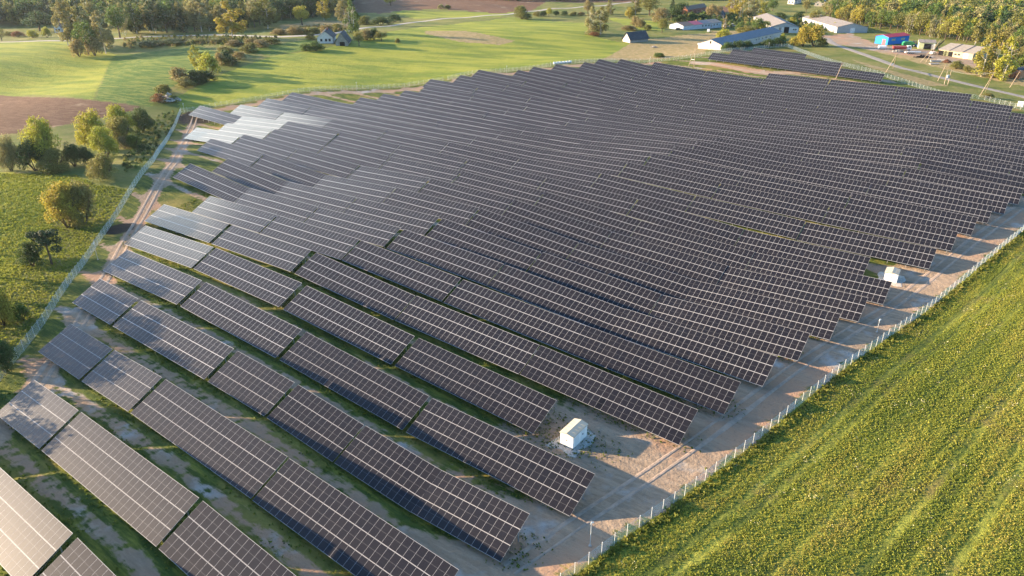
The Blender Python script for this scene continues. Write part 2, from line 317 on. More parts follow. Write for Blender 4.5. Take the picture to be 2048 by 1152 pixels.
# weed field: streaks along the fence
fd = F_FIELD[9] - F_FIELD[2]; fa = math.atan2(fd[1], fd[0])
wv = g.rot(P, -fa, (0.05, 0.9, 1)); nW = g.noise(wv, 0.9, 4, .65); nW2 = g.noise(P, 0.12, 4, .6)
nW3 = g.noise(g.rot(P, -fa, (0.012, 0.22, 1)), 1.0, 3, .55); nW4 = g.noise(g.rot(P, -fa, (0.03, 2.4, 1)), 1.0, 3, .6)
wc = g.mix(g.maprange(nW, 0.38, 0.62), (0.09, 0.12, 0.022), (0.29, 0.30, 0.05))
wc = g.mix(g.maprange(nW2, 0.48, 0.72, 0, .8), wc, (0.22, 0.165, 0.055))
wc = g.mix(g.maprange(nW4, 0.56, 0.72, 0, .75), wc, (0.035, 0.045, 0.014))
wc = g.mix(g.maprange(nW3, 0.40, 0.56, .55, 0), wc, (0.05, 0.075, 0.016))
wc = g.mix(g.maprange(nC, 0.52, 0.78, 0, .65), wc, (0.035, 0.045, 0.012))
wc = g.mix(g.maprange(nE, 0.48, 0.66, 0, .6), wc, (0.03, 0.04, 0.01))
base = g.mix(g.maprange(weed_, 0.3, 0.7), base, wc)
# inside the fence: thin grass, bare clay and gravel
sg = g.mix(g.maprange(nR, 0.4, 0.66), (0.045, 0.075, 0.016), (0.16, 0.17, 0.03))
sg = g.mix(g.maprange(nA, 0.5, 0.62), sg, (0.19, 0.165, 0.045))
base = g.mix(g.maprange(solar_, 0.4, 0.6), base, sg)
dc = g.mix(g.maprange(nR, 0.35, 0.65), (0.33, 0.25, 0.175), (0.24, 0.18, 0.125))
dc = g.mix(g.maprange(nA, 0.45, 0.62), dc, (0.36, 0.22, 0.14))
dc = g.mix(g.maprange(g.noise(P, 0.11, 4, .6), 0.55, 0.7), dc, (0.34, 0.32, 0.29))
dc = g.mix(g.maprange(nC, 0.5, 0.8, 0, .5), dc, (0.15, 0.12, 0.09))
dm = g.math('ADD', dirt_, g.math('ADD', g.math('MULTIPLY', g.math('SUBTRACT', nR, 0.5), 0.9), g.math('MULTIPLY', g.math('SUBTRACT', nB, 0.5), 0.7)))
base = g.mix(g.maprange(dm, 0.32, 0.52), base, dc)
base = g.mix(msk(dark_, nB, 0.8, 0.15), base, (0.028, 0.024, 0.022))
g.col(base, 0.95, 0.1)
hgt = g.math('ADD', g.math('MULTIPLY', nC, 0.35), g.math('MULTIPLY', nB, 0.9)); g.bump(hgt, 0.75, 0.5)
gme = npmesh('ground', V, np.stack([a, a + 1, a + nx + 1, a + nx], 1), g.m, smooth=True)
for nm, z in (('zone_a', za), ('zone_b', zb)):
    at_ = gme.attributes.new(nm, 'FLOAT_COLOR', 'POINT'); at_.data.foreach_set('color', z.ravel())
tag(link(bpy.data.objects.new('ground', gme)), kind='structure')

def strip(name, P, w, mat, lift=0.06, step=2.0, jitter=0.0, edge=0.0):
    P = resample(P, step); T = np.gradient(P, axis=0); T /= np.hypot(T[:, 0], T[:, 1])[:, None]; Nn = np.stack([-T[:, 1], T[:, 0]], 1)
    cs = np.linspace(-0.5, 0.5, 7); ww = w * (1 + jitter * np.interp(np.arange(len(P)), np.arange(0, len(P) + 6, 5), RNG.normal(0, 1, len(np.arange(0, len(P) + 6, 5)))))
    pts = P[:, None, :] + Nn[:, None, :] * (cs[None, :, None] * ww[:, None, None]); z = H(pts[..., 0], pts[..., 1]) + lift; z[:, 0] -= lift + edge; z[:, -1] -= lift + edge
    V = np.concatenate([pts, z[..., None]], 2).reshape(-1, 3); m = len(P)
    i, j = np.meshgrid(np.arange(6), np.arange(m - 1)); b = (j * 7 + i).ravel()
    return tag(link(bpy.data.objects.new(name, npmesh(name, V, np.stack([b, b + 1, b + 8, b + 7], 1), mat, smooth=True))), kind='structure')
rm = N('road_gravel'); rp = rm.pos(); rm.col(rm.mix(rm.maprange(rm.noise(rp, .5, 5, .7), .35, .7), (0.30, 0.27, 0.24), (0.21, 0.19, 0.165)), .9, .2); rm.bump(rm.noise(rp, 3, 3), .3, .1)
strip('road', ROAD, 6.0, rm.m, 0.10, 3, 0.05, .1)
lm = N('lane_gravel'); lp = lm.pos(); lm.col(lm.mix(lm.maprange(lm.noise(lp, .3, 5, .7), .35, .7), (0.42, 0.39, 0.36), (0.30, 0.27, 0.24)), .9, .2)
strip('gravel_lane', LANE, 6.5, lm.m, 0.12, 5, 0.08, .2)
# wheel ruts on the tracks inside the fences
tm = N('track_clay'); tp = tm.pos(); tm.col(tm.mix(tm.maprange(tm.noise(tp, .7, 5, .7), .35, .65), (0.40, 0.30, 0.225), (0.28, 0.225, 0.175)), .95, .1); tm.bump(tm.noise(tp, 2.0, 4, .7), .5, .2)
def offset(P, d):
    P = resample(P, 4); T = np.gradient(P, axis=0); T /= np.hypot(T[:, 0], T[:, 1])[:, None]; return P + np.stack([-T[:, 1], T[:, 0]], 1) * d
for d in (-5.4, -7.2): strip('track', offset(F_LEFT, d), 0.75, tm.m, 0.05, 2, .22)
for d in (5.2, 7.2): strip('track', offset(F_FIELD, d), 0.7, tm.m, 0.05, 2, .22)
strip('track', VTRACK, 1.8, tm.m, 0.05, 2, .2)

# ------------------------------------------------------------------ solar tables
PWID = 1.155; PLEN = 2.30; SLOPE = 6.9; TILT = R(25); LOWZ = 0.9
def panel_mat(name, cell_mul=1.0):
    k = N(name); uv = k.n('ShaderNodeUVMap', uv_map='UVMap').outputs[0]; sp = k.n('ShaderNodeSeparateXYZ'); k.t.links.new(uv, sp.inputs[0])
    fx = k.math('FRACT', sp.outputs[0]); fy = k.math('FRACT', sp.outputs[1])
    ex = k.math('SUBTRACT', 0.5, k.math('ABSOLUTE', k.math('SUBTRACT', fx, 0.5))); ey = k.math('SUBTRACT', 0.5, k.math('ABSOLUTE', k.math('SUBTRACT', fy, 0.5)))
    mx = k.math('LESS_THAN', ex, 0.018); my = k.math('LESS_THAN', ey, 0.024); mid = k.math('LESS_THAN', k.math('ABSOLUTE', k.math('SUBTRACT', fy, 0.5)), 0.009)
    frame = k.math('MAXIMUM', mx, my)
    bus = k.math('LESS_THAN', k.math('FRACT', k.math('MULTIPLY', fx, 18.0)), 0.11)
    oi = k.n('ShaderNodeObjectInfo'); wn = k.n('ShaderNodeTexWhiteNoise', noise_dimensions='3D')
    fl = k.vmath('FLOOR', uv); k.t.links.new(fl, wn.inputs[0])
    off = k.n('ShaderNodeCombineXYZ'); k.t.links.new(oi.outputs['Random'], off.inputs[2])
    k.t.links.new(k.vmath('ADD', fl, off.outputs[0]), wn.inputs[0])
    v = wn.outputs[0]
    cell = k.mix(v, tuple(c * cell_mul for c in (0.0098, 0.0096, 0.0128)), tuple(c * cell_mul for c in (0.0138, 0.0126, 0.0150)))
    cell = k.mix(k.math('MULTIPLY', bus, 0.3), cell, (0.06, 0.055, 0.053)); cell = k.mix(k.math('MULTIPLY', mid, 0.6), cell, (0.13, 0.13, 0.13))
    cell = k.mix(frame, cell, (0.37, 0.37, 0.37))
    dust = k.noise(k.pos(), 0.5, 4, .6)
    k.col(cell, 0.42, 0.08); k.p.inputs['Coat Weight'].default_value = 0.5; k.p.inputs['Coat IOR'].default_value = 1.45
    k.set(k.p.inputs['Coat Roughness'], k.math('MULTIPLY_ADD', dust, 0.06, 0.03))
    return k.m
PM = panel_mat('solar_glass'); PMD = panel_mat('solar_glass_dark', 0.35)
STEEL = plain('galvanised_steel', (0.42, 0.43, 0.44), 0.45, 0.5, 0.6)
def slab(nc, nr, gap=0.0):
    """nc x nr modules lying in the x / y plane, top face with one uv unit per module"""
    w = nc * PWID - gap; l = nr * PLEN - gap; o = gap / 2; t = 0.035
    V = [(o, o, 0), (o + w, o, 0), (o + w, o + l, 0), (o, o + l, 0), (o, o, t), (o + w, o, t), (o + w, o + l, t), (o, o + l, t)]
    F = [(3, 2, 1, 0), (4, 5, 6, 7), (0, 1, 5, 4), (1, 2, 6, 5), (2, 3, 7, 6), (3, 0, 4, 7)]
    me = bpy.data.meshes.new('solar_panel'); me.from_pydata(V, [], F); uvl = me.uv_layers.new(name='UVMap')
    e = 0.008 if gap else 0
    for p in me.polygons:
        for li, vi in zip(p.loop_indices, p.vertices):
            vx = V[vi]; uvl.data[li].uv = ((e if vx[0] < .5 else nc - e), (e if vx[1] < .5 else nr - e)) if p.index == 1 else (0.001, 0.001)
    return me
MOD = slab(1, 1, 0.02); MOD.materials.append(PM); MODD = slab(1, 1, 0.02); MODD.materials.append(PMD)
ARR = {}; FRM = {}
for nc in (13, 26):
    ARR[nc] = slab(nc, 3); ARR[nc].materials.append(PM)
    f = MB(); L = nc * PWID; n = 4 if nc == 13 else 8; ct, st = math.cos(TILT), math.sin(TILT)
    for q in range(n):
        px = 0.9 + (L - 1.8) * q / (n - 1)
        for d in (1.35, 5.35): f.box((px, d * ct, (LOWZ + d * st - 0.6 - 0.14) / 2), (0.10, 0.14, LOWZ + d * st + 0.6 - 0.14))
        f.box((px, 3.45 * ct, LOWZ + 3.45 * st - 0.16), (0.07, 6.3, 0.11), rx=TILT)
        f.tube((px, 1.35 * ct, 0.35), (px, 5.35 * ct, LOWZ + 5.35 * st - 0.9), 0.035, n=4)
    for d in (0.5, 1.8, 2.8, 4.1, 5.1, 6.4): f.box((L / 2, d * ct, LOWZ + d * st - 0.068), (L - 0.05, 0.06, 0.07), rx=TILT)
    FRM[nc] = f.mesh('support_frame', STEEL)
def seq(*a):
    out = []
    for q in a:
        if isinstance(q, tuple) and len(q) == 3: out += [(v, 26) for v in np.linspace(q[0], q[1], q[2] + 1)[:-1]]
        elif isinstance(q, tuple): out.append(q)
        else: out.append((q, 26))
    return out
TAB = {1: seq(-138.0, -107.3, -76.6), 2: seq((-117.3, 13), -101.6, -71.1), 3: seq((-132.5, 13), (-116.6, 13), -100.9, -70.6), 4: seq((-147.6, 13), -131.6, (-100.6, 13), (-85.0, 13), (-69.6, 13), (-54.5, 13)),
5: seq(-160.6, -129.3, -98.2, -67.4), 6: seq(-175.0, -144.1, -112.8, -81.8), 7: seq(-186.0, -154.7, -123.4, -92.9, -62.6), 8: seq(-181.5, -151.0, -120.6, -90.0, -59.9), 9: seq(-209.8, -179.4, -149.0, -118, -87.8, -57.6),
10: seq(-207.5, -177.3, -147, -116.2, -85.7, -55.3), 11: seq((-234.7, -143.6, 3), -143.6, -113.3, -83.0, -52.8), 12: seq((-263.0, -141.0, 4), -141.0, -110.8, -80.6, -50.4), 13: seq((-260.8, -139.0, 4), -139.0, -108.7, -78.5, -48.2),
14: seq((-298.2, -85.6, 7), -85.6, -55.2), 15: seq((-285.8, -134.4, 5), -134.4, -104.2, -73.8, -43.5), 16: seq((-282.7, -131.8, 5), -131.8, -101.6, -71.3, -41), 17: seq((-280, -129.4, 5), -129.4, -99.0, -68.8, -38.4),
18: seq((-247.6, -36.2, 7), -36.2), 19: seq((-245.2, -33.5, 7), -33.5), 20: seq((-243.2, -31.2, 7), -31.2), 21: seq((-241.4, -28.9, 7), -28.9)}
for k in range(22, 31):
    s0 = SURV[k][0][0]; n = int((6 + 2.4 * (k - 20) - s0) / 30.33); n = min(n, 8 if k < 28 else 7); TAB[k] = seq((s0, s0 + 30.33 * n, n)) + [(s0 + 30.33 * n, 13)]
TAB[31] = seq((-180.9, -180.9 + 5 * 30.33, 5)) + [(-180.9 + 5 * 30.33, 13)]; TAB[32] = seq(-121.9, -91.3, -61.1)
TAB[34] = seq((-162.7, -72.0, 3)); TAB[35] = seq((-155.5, -95.0, 2)); TAB[36] = seq(-147.6)
ALLT = []
for k, lst in TAB.items():
    for idx, (s0, nc) in enumerate(lst):
        L = nc * PWID; x0, y0 = su(s0, U[k]); x1, y1 = su(s0 + L, U[k]); mx, my = su(s0 + L / 2, U[k] + 3.1)
        # skip tables wholly outside the frame
        vis = False
        for q in (0, .5, 1):
            cx, cy = su(s0 + L * q, U[k] + 3); zc = cy * math.cos(PITCH) + (CAMZ - 2) * math.sin(PITCH); yc = -(cy * math.sin(PITCH) + (2 - CAMZ) * math.cos(PITCH))
            if zc > 1 and abs(cx / zc * FPX) < 1024 + 160 and abs(yc / zc * FPX) < 576 + 120: vis = True
        if not vis: continue
        ALLT.append((k, idx, len(lst), s0, nc))
ROWN = {}
for k, idx, n, s0, nc in ALLT: ROWN.setdefault(k, []).append(idx)
for k, idx, n, s0, nc in ALLT:
    L = nc * PWID; sA, sB = su(s0, U[k] + 3.1), su(s0 + L, U[k] + 3.1); hA, hB = h1(*sA), h1(*sB); x0, y0 = su(s0, U[k])
    ids = ROWN[k]; pos = ids.index(idx) + 1; last = pos == len(ids)
    size = 'long' if nc == 26 else 'short'
    where = ('leftmost' if pos == 1 else ('rightmost' if last and len(ids) > 1 else ORD[pos] + ' from the left'))
    if len(ids) == 1: where = 'only table'
    if k <= 32: lab = f'{size} solar table, {where} in the {ORD[k]} row from the camera'
    else: lab = f'{size} solar table, {where} in {ORD[k - 33]} row of the block by the barn'
    t = empty('solar_table', (x0, y0, hA), 0, lab, 'solar table', 'solar tables in rows inside the wire fence')
    t.rotation_euler = Euler((random.gauss(0, R(.45)), -math.atan2(hB - hA, L) + random.gauss(0, R(.12)), YAW), 'XYZ')
    inst('support_frame', FRM[nc], t)
    cx, cy = su(s0 + L / 2, U[k]); zc = cy * math.cos(PITCH) + CAMZ * math.sin(PITCH)
    dm = {(7, 4): [(7, 13, 0)] , (21, 7): [(27, c, 0) for c in (20, 21, 22, 23)]}.get((k, idx), [])
    if zc < 128 or dm:
        for c in range(nc):
            for r in range(3):
                o = inst('solar_panel', MODD if any(c == d[1] and r == d[2] for d in dm) else MOD, t, (c * PWID, r * PLEN * math.cos(TILT), LOWZ + r * PLEN * math.sin(TILT)))
                o.rotation_euler = (TILT, 0, 0)
                if o.data is MODD: o['label'] = 'darker solar panel'  # modules given a darker cell colour than the rest
    else:
        o = inst('panel_array', ARR[nc], t, (0, 0, LOWZ)); o.rotation_euler = (TILT, 0, 0)

# ------------------------------------------------------------------ fences
WIRE = plain('fence_wire', (0.60, 0.66, 0.64), 0.5, 0.4, 0.0, 0.05); POSTM = plain('fence_post_paint', (0.66, 0.67, 0.64), 0.5, 0.4, 0.0, 0.05)
_b = MB(); _b.box((0, 0, 1.0), (0.048, 0.048, 2.3)); _b.box((0, 0, 2.16), (0.09, 0.09, 0.03)); POST = _b.mesh('post', POSTM)
def fence(name, P, label, hgt=2.0, vstep=0.05):
    P = resample(P, 2.5); z = H(P[:, 0], P[:, 1]); root = empty(name, (P[0, 0], P[0, 1], z[0]), 0, label, 'fence', 'wire fences round the solar field')
    o0 = np.array([P[0, 0], P[0, 1], z[0]]); Q = np.c_[P, z] - o0
    for i, q in enumerate(Q):
        d = Q[min(i + 1, len(Q) - 1)] - Q[max(i - 1, 0)]; inst('post', POST, root, tuple(q), math.atan2(d[1], d[0]))
    V = []; F = []
    def bars(a, b, r):  # a, b (n,3): thin three sided wires
        d = b - a; d /= np.linalg.norm(d, axis=1)[:, None]; up = np.where(np.abs(d[:, 2:3]) > .9, np.array([[1., 0, 0]]), np.array([[0, 0, 1.]]))
        p = np.cross(d, up); p /= np.linalg.norm(p, axis=1)[:, None]; q = np.cross(d, p); b0 = sum(len(v) for v in V); n = len(a); vs = []
        for e in (a, b):
            for t in (0, 2.094, 4.189): vs.append(e + r * (p * math.cos(t) + q * math.sin(t)))
        V.append(np.stack(vs, 1).reshape(-1, 3)); k = b0 + np.arange(n) * 6
        for t in range(3): F.append(np.stack([k + t, k + (t + 1) % 3, k + 3 + (t + 1) % 3, k + 3 + t], 1))
    for hz in np.r_[np.arange(0.05, hgt, 0.2), hgt]:
        e = np.array([0, 0, hz]); bars(Q[:-1] + e, Q[1:] + e, 0.005 if hz < hgt else 0.008)
    n = int(2.5 / vstep); t = (np.arange(n) / n)[None, :, None]
    A = (Q[:-1, None] * (1 - t) + Q[1:, None] * t).reshape(-1, 3); bars(A + [0, 0, .04], A + [0, 0, hgt], 0.0030)
    inst('wire_mesh', npmesh('wire_mesh', np.concatenate(V), np.concatenate(F), WIRE), root)
fence('wire_fence', F_LEFT, 'pale wire mesh fence curving beside the shrubs on the left')
_q = resample(F_BACK, 2.5); _m = len(_q) // 2
fence('wire_fence', _q[:_m], 'wire fence with pale posts along the green meadow, from corner to middle')
fence('wire_fence', _q[_m:], 'wire fence with pale posts along meadow, behind the highest rows of tables')
fence('wire_fence', F_VILL, 'wire fence in front of the low whitish barn and its shrubs')
fence('wire_fence', F_ROAD, 'pale wire fence running beside the asphalt road at upper right')
fence('wire_fence', F_FIELD, 'white wire fence between the bare track and the weedy field')

# ------------------------------------------------------------------ camera poles and power poles
def height_for(px, pyb, pyt):
    x_, y_ = at1(px, pyb); z_ = h1(x_, y_) - CAMZ; c, s_ = math.cos(PITCH), math.sin(PITCH)
    zc = y_ * c - z_ * s_; yc = -(y_ * s_ + z_ * c); q = (pyt - 576) / FPX; return max(0.3, (yc - q * zc) / (c - q * s_))
GALV = plain('galvanised_pole', (0.62, 0.64, 0.65), 0.4, 0.5, 0.4); WHITEP = plain('white_plastic', (0.8, 0.8, 0.78), 0.5, 0.4); CONC = plain('concrete', (0.42, 0.40, 0.37), 0.9, 0.2, 0, .3, 1.5)
for px, pyb, pyt, lab in [(196, 519.4, 482.7, 'slim steel camera pole on the left track by the fence bend'), (1753.5, 664, 637, 'slim steel camera pole beside the right fence, below the far cabin'), (1180, 1092, 1042, 'slim steel camera pole on the track nearest the camera'),
        (713.7, 180.8, 163.7, 'slim camera pole at the meadow fence, in front of the hay-coloured slope'), (1013.3, 145.8, 131, 'slim camera pole at the meadow fence, left of wrapped bales'), (1299.6, 127.4, 113, 'slim camera pole where meadow fence meets the barn fence'), (369, 224.5, 206, 'slim camera pole at the left corner of the fence'), (1537, 97, 85, 'short camera pole at the fence behind the small far block')]:
    x_, y_ = at1(px, pyb); hh = height_for(px, pyb, pyt); t = empty('camera_pole', (x_, y_, h1(x_, y_)), 0, lab, 'camera pole', 'camera poles along the fence')
    b = MB(); b.tube((0, 0, -.3), (0, 0, hh), 0.055, 0.045, 8); b.build('mast', GALV, t)
    b = MB(); b.tube((0, 0, -.2), (0, 0, 0.12), 0.22, 0.2, 10); b.build('footing', CONC, t)
    b = MB(); b.box((0.12, 0, hh - .25), (0.34, 0.13, 0.13)); b.box((0.0, 0, hh - .45), (0.16, 0.14, 0.25)); b.build('camera_head', WHITEP, t)
WOOD = plain('weathered_wood', (0.40, 0.31, 0.22), 0.9, 0.2, 0, .3, 2); STUB = plain('concrete_stub', (0.45, 0.43, 0.39), 0.9, 0.2); CERAM = plain('insulator_ceramic', (0.25, 0.16, 0.12), 0.3, 0.5); TRAFO = plain('transformer_paint', (0.55, 0.57, 0.58), 0.5, 0.4)
def apole(top, feet, lab, bar=None, cross=1.6):
    pts = [at1(*f) for f in feet]; h = height_for(feet[0][0], feet[0][1], top[1]); zz = [h1(*p) for p in pts]; b0 = pts[0]
    t = empty('power_pole', (b0[0], b0[1], zz[0]), 0, lab, 'power pole', 'wooden power poles by the road and village')
    d0 = pts[0]; dx = (top[0] - feet[0][0]); zc = d0[1] * math.cos(PITCH) + CAMZ * math.sin(PITCH); tx = dx * zc / FPX
    tp = Vector((tx, 0, h)); b = MB()
    b.tube((0, 0, -0.4), tp, 0.16, 0.11, 7); b.build('pole', WOOD, t)
    for p, z_ in zip(pts[1:], zz[1:]):
        f = Vector((p[0] - b0[0], p[1] - b0[1], z_ - zz[0] - .3)); b = MB(); b.tube(f, tp * 0.97, 0.15, 0.10, 7); b.build('strut', WOOD, t)
        if bar: b = MB(); b.tube(f.lerp(tp, bar), tp * bar, 0.11, 0.11, 6); b.build('crossbar', WHITEP, t)
    b = MB(); b.box((tp.x, 0, h - .35), (cross, 0.1, 0.12)); b.build('crossarm', WOOD, t)
    b = MB()
    for q in (-.45, 0, .45): b.tube((tp.x + q * cross, 0, h - .3), (tp.x + q * cross, 0, h + .02), 0.06, 0.03, 6)
    b.build('insulators', CERAM, t); return t, (b0[0] + tp.x, b0[1], zz[0] + h)
_, W0 = apole((1387, 93), [(1388, 134.5), (1377, 131.5)], 'tall A-shaped wooden power pole with pale crossbar behind the last rows', 0.36)
_, W1 = apole((1679, 125.5), [(1671, 158)], 'leaning bare wooden power pole beside the end of the far block')
_, W2 = apole((1785.5, 108), [(1771, 145), (1786, 137)], 'A-shaped wooden pole beside the road below the white tank', 0.4)
_, W3 = apole((1870, 81), [(1840, 124), (1851, 124.5)], 'tall A-shaped wooden pole in front of the grey long shed')
_, W4 = apole((1884, 129), [(1875, 162)], 'thin lamp pole beside the road left of the transformer', cross=.8)
_, W5 = apole((1975, 145), [(1959, 192), (1971, 183)], 'leaning A-shaped wooden pole at the road under the yellow poplars')
_, W6 = apole((2031, 141), [(2019, 175)], 'single leaning wooden pole in front of the orange brick shed')
t = empty('transformer_pole', (*at1(1892, 169), h1(*at1(1892, 169))), 0.25, 'twin-pole transformer stand with grey tank beside the asphalt road', 'transformer')
for q in (-1.1, 1.1):
    b = MB(); b.tube((q, 0, -.4), (q, 0, 7.2), 0.15, 0.11, 7); b.build('pole', WOOD, t); b = MB(); b.tube((q, .1, -.3), (q, .1, 2.2), 0.13, 0.13, 6); b.build('concrete_stub', STUB, t)
b = MB(); b.box((0, 0, 3.2), (2.6, 0.8, 0.12)); b.build('platform', WOOD, t)
b = MB(); b.box((0, 0, 3.95), (1.0, 0.75, 1.35)); b.tube((-.25, 0, 4.6), (-.25, 0, 5.0), .06, .04); b.tube((.25, 0, 4.6), (.25, 0, 5.0), .06, .04); b.build('tank', TRAFO, t)
b = MB(); b.box((0, 0, 6.9), (3.0, 0.1, 0.12)); b.build('crossarm', WOOD, t)
CAB = plain('cable', (0.30, 0.30, 0.30), 0.5, 0.4, 0.5)
def wires(A, B, lab, n=2):
    b = MB(); A = Vector(A); B = Vector(B)
    for k in range(n):
        o = Vector((0, 0, 0)) if n == 1 else Vector((0.65 * (k * 2 - 1), 0, 0)); pts = []
        for q in range(13):
            f = q / 12; p = A.lerp(B, f) + o; p.z -= 1.3 * 4 * f * (1 - f); pts.append(tuple(p))
        b.path(pts, [0.022] * 13, 4)
    tag(b.build('power_line', CAB), lab, 'cable', 'cables between the power poles')
wires(W0, W1, 'sagging cables from the A-shaped pole to the leaning bare pole'); wires(W1, W5, 'sagging cables from leaning bare pole to the poplar pole')
wires(W5, W6, 'sagging cables from the poplar pole to the brick shed pole'); wires(W2, W3, 'sagging cables from the roadside pole to the grey shed pole')
wires((at1(1892, 169)[0], at1(1892, 169)[1], h1(*at1(1892, 169)) + 7), W5, 'sagging cables from the transformer stand to poplar pole')

# ------------------------------------------------------------------ transformer cabins in the field
CW = plain('cabin_white', (0.80, 0.80, 0.78), 0.6, 0.3, 0, .06); CR = plain('cabin_roof_beige', (0.46, 0.42, 0.32), 0.6, 0.3, 0, .1); CD = plain('cabin_door', (0.72, 0.73, 0.72), 0.5, 0.4, 0, .05); DARK = plain('dark_opening', (0.015, 0.015, 0.016), 0.9, 0.1); GRAV = plain('light_gravel', (0.50, 0.46, 0.40), 0.95, 0.1, 0, .3, 3)
def frame3(pA, pB, pC):
    A, B, C_ = (np.array(at1(*p)) for p in (pA, pB, pC)); l = float(np.linalg.norm(C_ - B)); gy_ = (C_ - B) / l; gx_ = np.array([gy_[1], -gy_[0]])
    if (B - A) @ gx_ < 0: gy_ = -gy_; gx_ = -gx_; l = -l
    w = abs(float((B - A) @ gx_)); return B - gx_ * w / 2, math.atan2(gx_[1], gx_[0]), w, l
def cabin(pA, pB, pC, h, lab):
    m, rz, w, l = frame3(pA, pB, pC); t = empty('transformer_cabin', (m[0], m[1], h1(*m) + 0.05), rz, lab, 'cabin')
    b = MB(); b.box((0, l / 2, h / 2 - .1), (w, l, h + .2)); b.build('body', CW, t)
    for s_ in (-1, 1):
        b = MB(); b.add([(0, -.12, h + .32), (0, l + .12, h + .32), (s_ * (w / 2 + .12), l + .12, h + .02), (s_ * (w / 2 + .12), -.12, h + .02), (0, -.12, h + .2), (0, l + .12, h + .2), (s_ * (w / 2 + .12), l + .12, h - .08), (s_ * (w / 2 + .12), -.12, h - .08)], [(0, 1, 2, 3), (4, 5, 6, 7), (0, 4, 5, 1), (1, 5, 6, 2), (2, 6, 7, 3), (3, 7, 4, 0)])
        for q in range(1, 5): b.box((s_ * w / 4, l * q / 5, h + .2), (w / 2, .03, .03))
        b.build('roof_panel', CR, t)
    b = MB(); b.box((0, -.012, h * .45), (w * .62, .03, h * .82)); b.build('door', CD, t)
    b = MB(); b.box((w * .02, -.04, h * .55), (.16, .04, .2)); b.build('warning_plate', DARK, t)
    for q in (.28, .7):
        b = MB(); b.box((w / 2 + .012, l * q, h * .48), (.03, l * .26, h * .76)); b.build('side_door', CD, t)
    b = MB(); b.box((w / 2 + .05, l * .68, h * .55), (.04, .2, .2)); b.build('warning_plate', DARK, t)
    return t, m, rz, w, l
_c = cabin((1119.9, 888), (1145.3, 899.3), (1173.3, 872.2), 2.25, 'white transformer cabin with beige roof at the end of the nearest rows')
def pad(name, m, rz, w, l, ex, mat, lift):
    c, s_ = math.cos(rz), math.sin(rz); n = 22; V = []
    for j in range(n):
        for i in range(n):
            a_ = (i / (n - 1) - .5) * 2; b_ = (j / (n - 1) - .5) * 2; rr = (1 + .10 * math.sin(5 * math.atan2(b_, a_) + .6)); X = a_ * (w / 2 + ex) * rr; Y = l / 2 + b_ * (l / 2 + ex) * rr
            xx, yy = m[0] + c * X - s_ * Y, m[1] + s_ * X + c * Y; edge = max(abs(a_), abs(b_)) > .99; V.append((xx, yy, h1(xx, yy) + (lift if not edge else -.05)))
    i, j = np.meshgrid(np.arange(n - 1), np.arange(n - 1)); b = (j * n + i).ravel()
    tag(link(bpy.data.objects.new(name, npmesh(name, np.array(V), np.stack([b, b + 1, b + n + 1, b + n], 1), mat))), kind='structure')
pad('gravel_pad', _c[1], _c[2], _c[3], _c[4], 1.5, GRAV, .06)
_c = cabin((1766.2, 561.5), (1792.4, 566.5), (1797, 554.5), 2.05, 'white transformer cabin half hidden behind tables near right fence')
pad('gravel_pad', _c[1], _c[2], _c[3], _c[4], 1.5, GRAV, .06)
x_, y_ = at1(2040, 213); t = empty('meter_cabinet', (x_, y_, h1(x_, y_)), -.5, 'white twin cabinet on bare ground at the right edge', 'cabinet')
b = MB(); b.box((0, 0, 1.0), (2.2, 1.2, 2.2)); b.box((0, 0, 2.15), (2.4, 1.4, .1)); b.build('body', CW, t)
for q in (-.52, .52): b = MB(); b.box((q, -.62, 1.0), (.95, .04, 1.8)); b.build('door', CD, t)
WRAP = plain('white_bale_wrap', (0.66, 0.72, 0.74), 0.35, 0.5, 0, .2, 1.2)
for i_ in range(6):
    px = 1109 + i_ * 6.2; x_, y_ = at1(px, 128.6 - i_ * .55); b = MB(); b.tube((-.65, 0, .62), (.65, 0, .62), .64, .64, 14); b.tube((-.68, 0, .62), (-.65, 0, .62), .5, .64, 14); b.tube((.65, 0, .62), (.68, 0, .62), .64, .5, 14)
    tag(b.build('wrapped_bale', WRAP, None, (x_, y_, h1(x_, y_) - .02), .25 + .1 * i_), f'white wrapped bale behind the meadow fence, {ORD[i_ + 1]} from left in its line', 'bale', 'wrapped bales by the meadow fence')

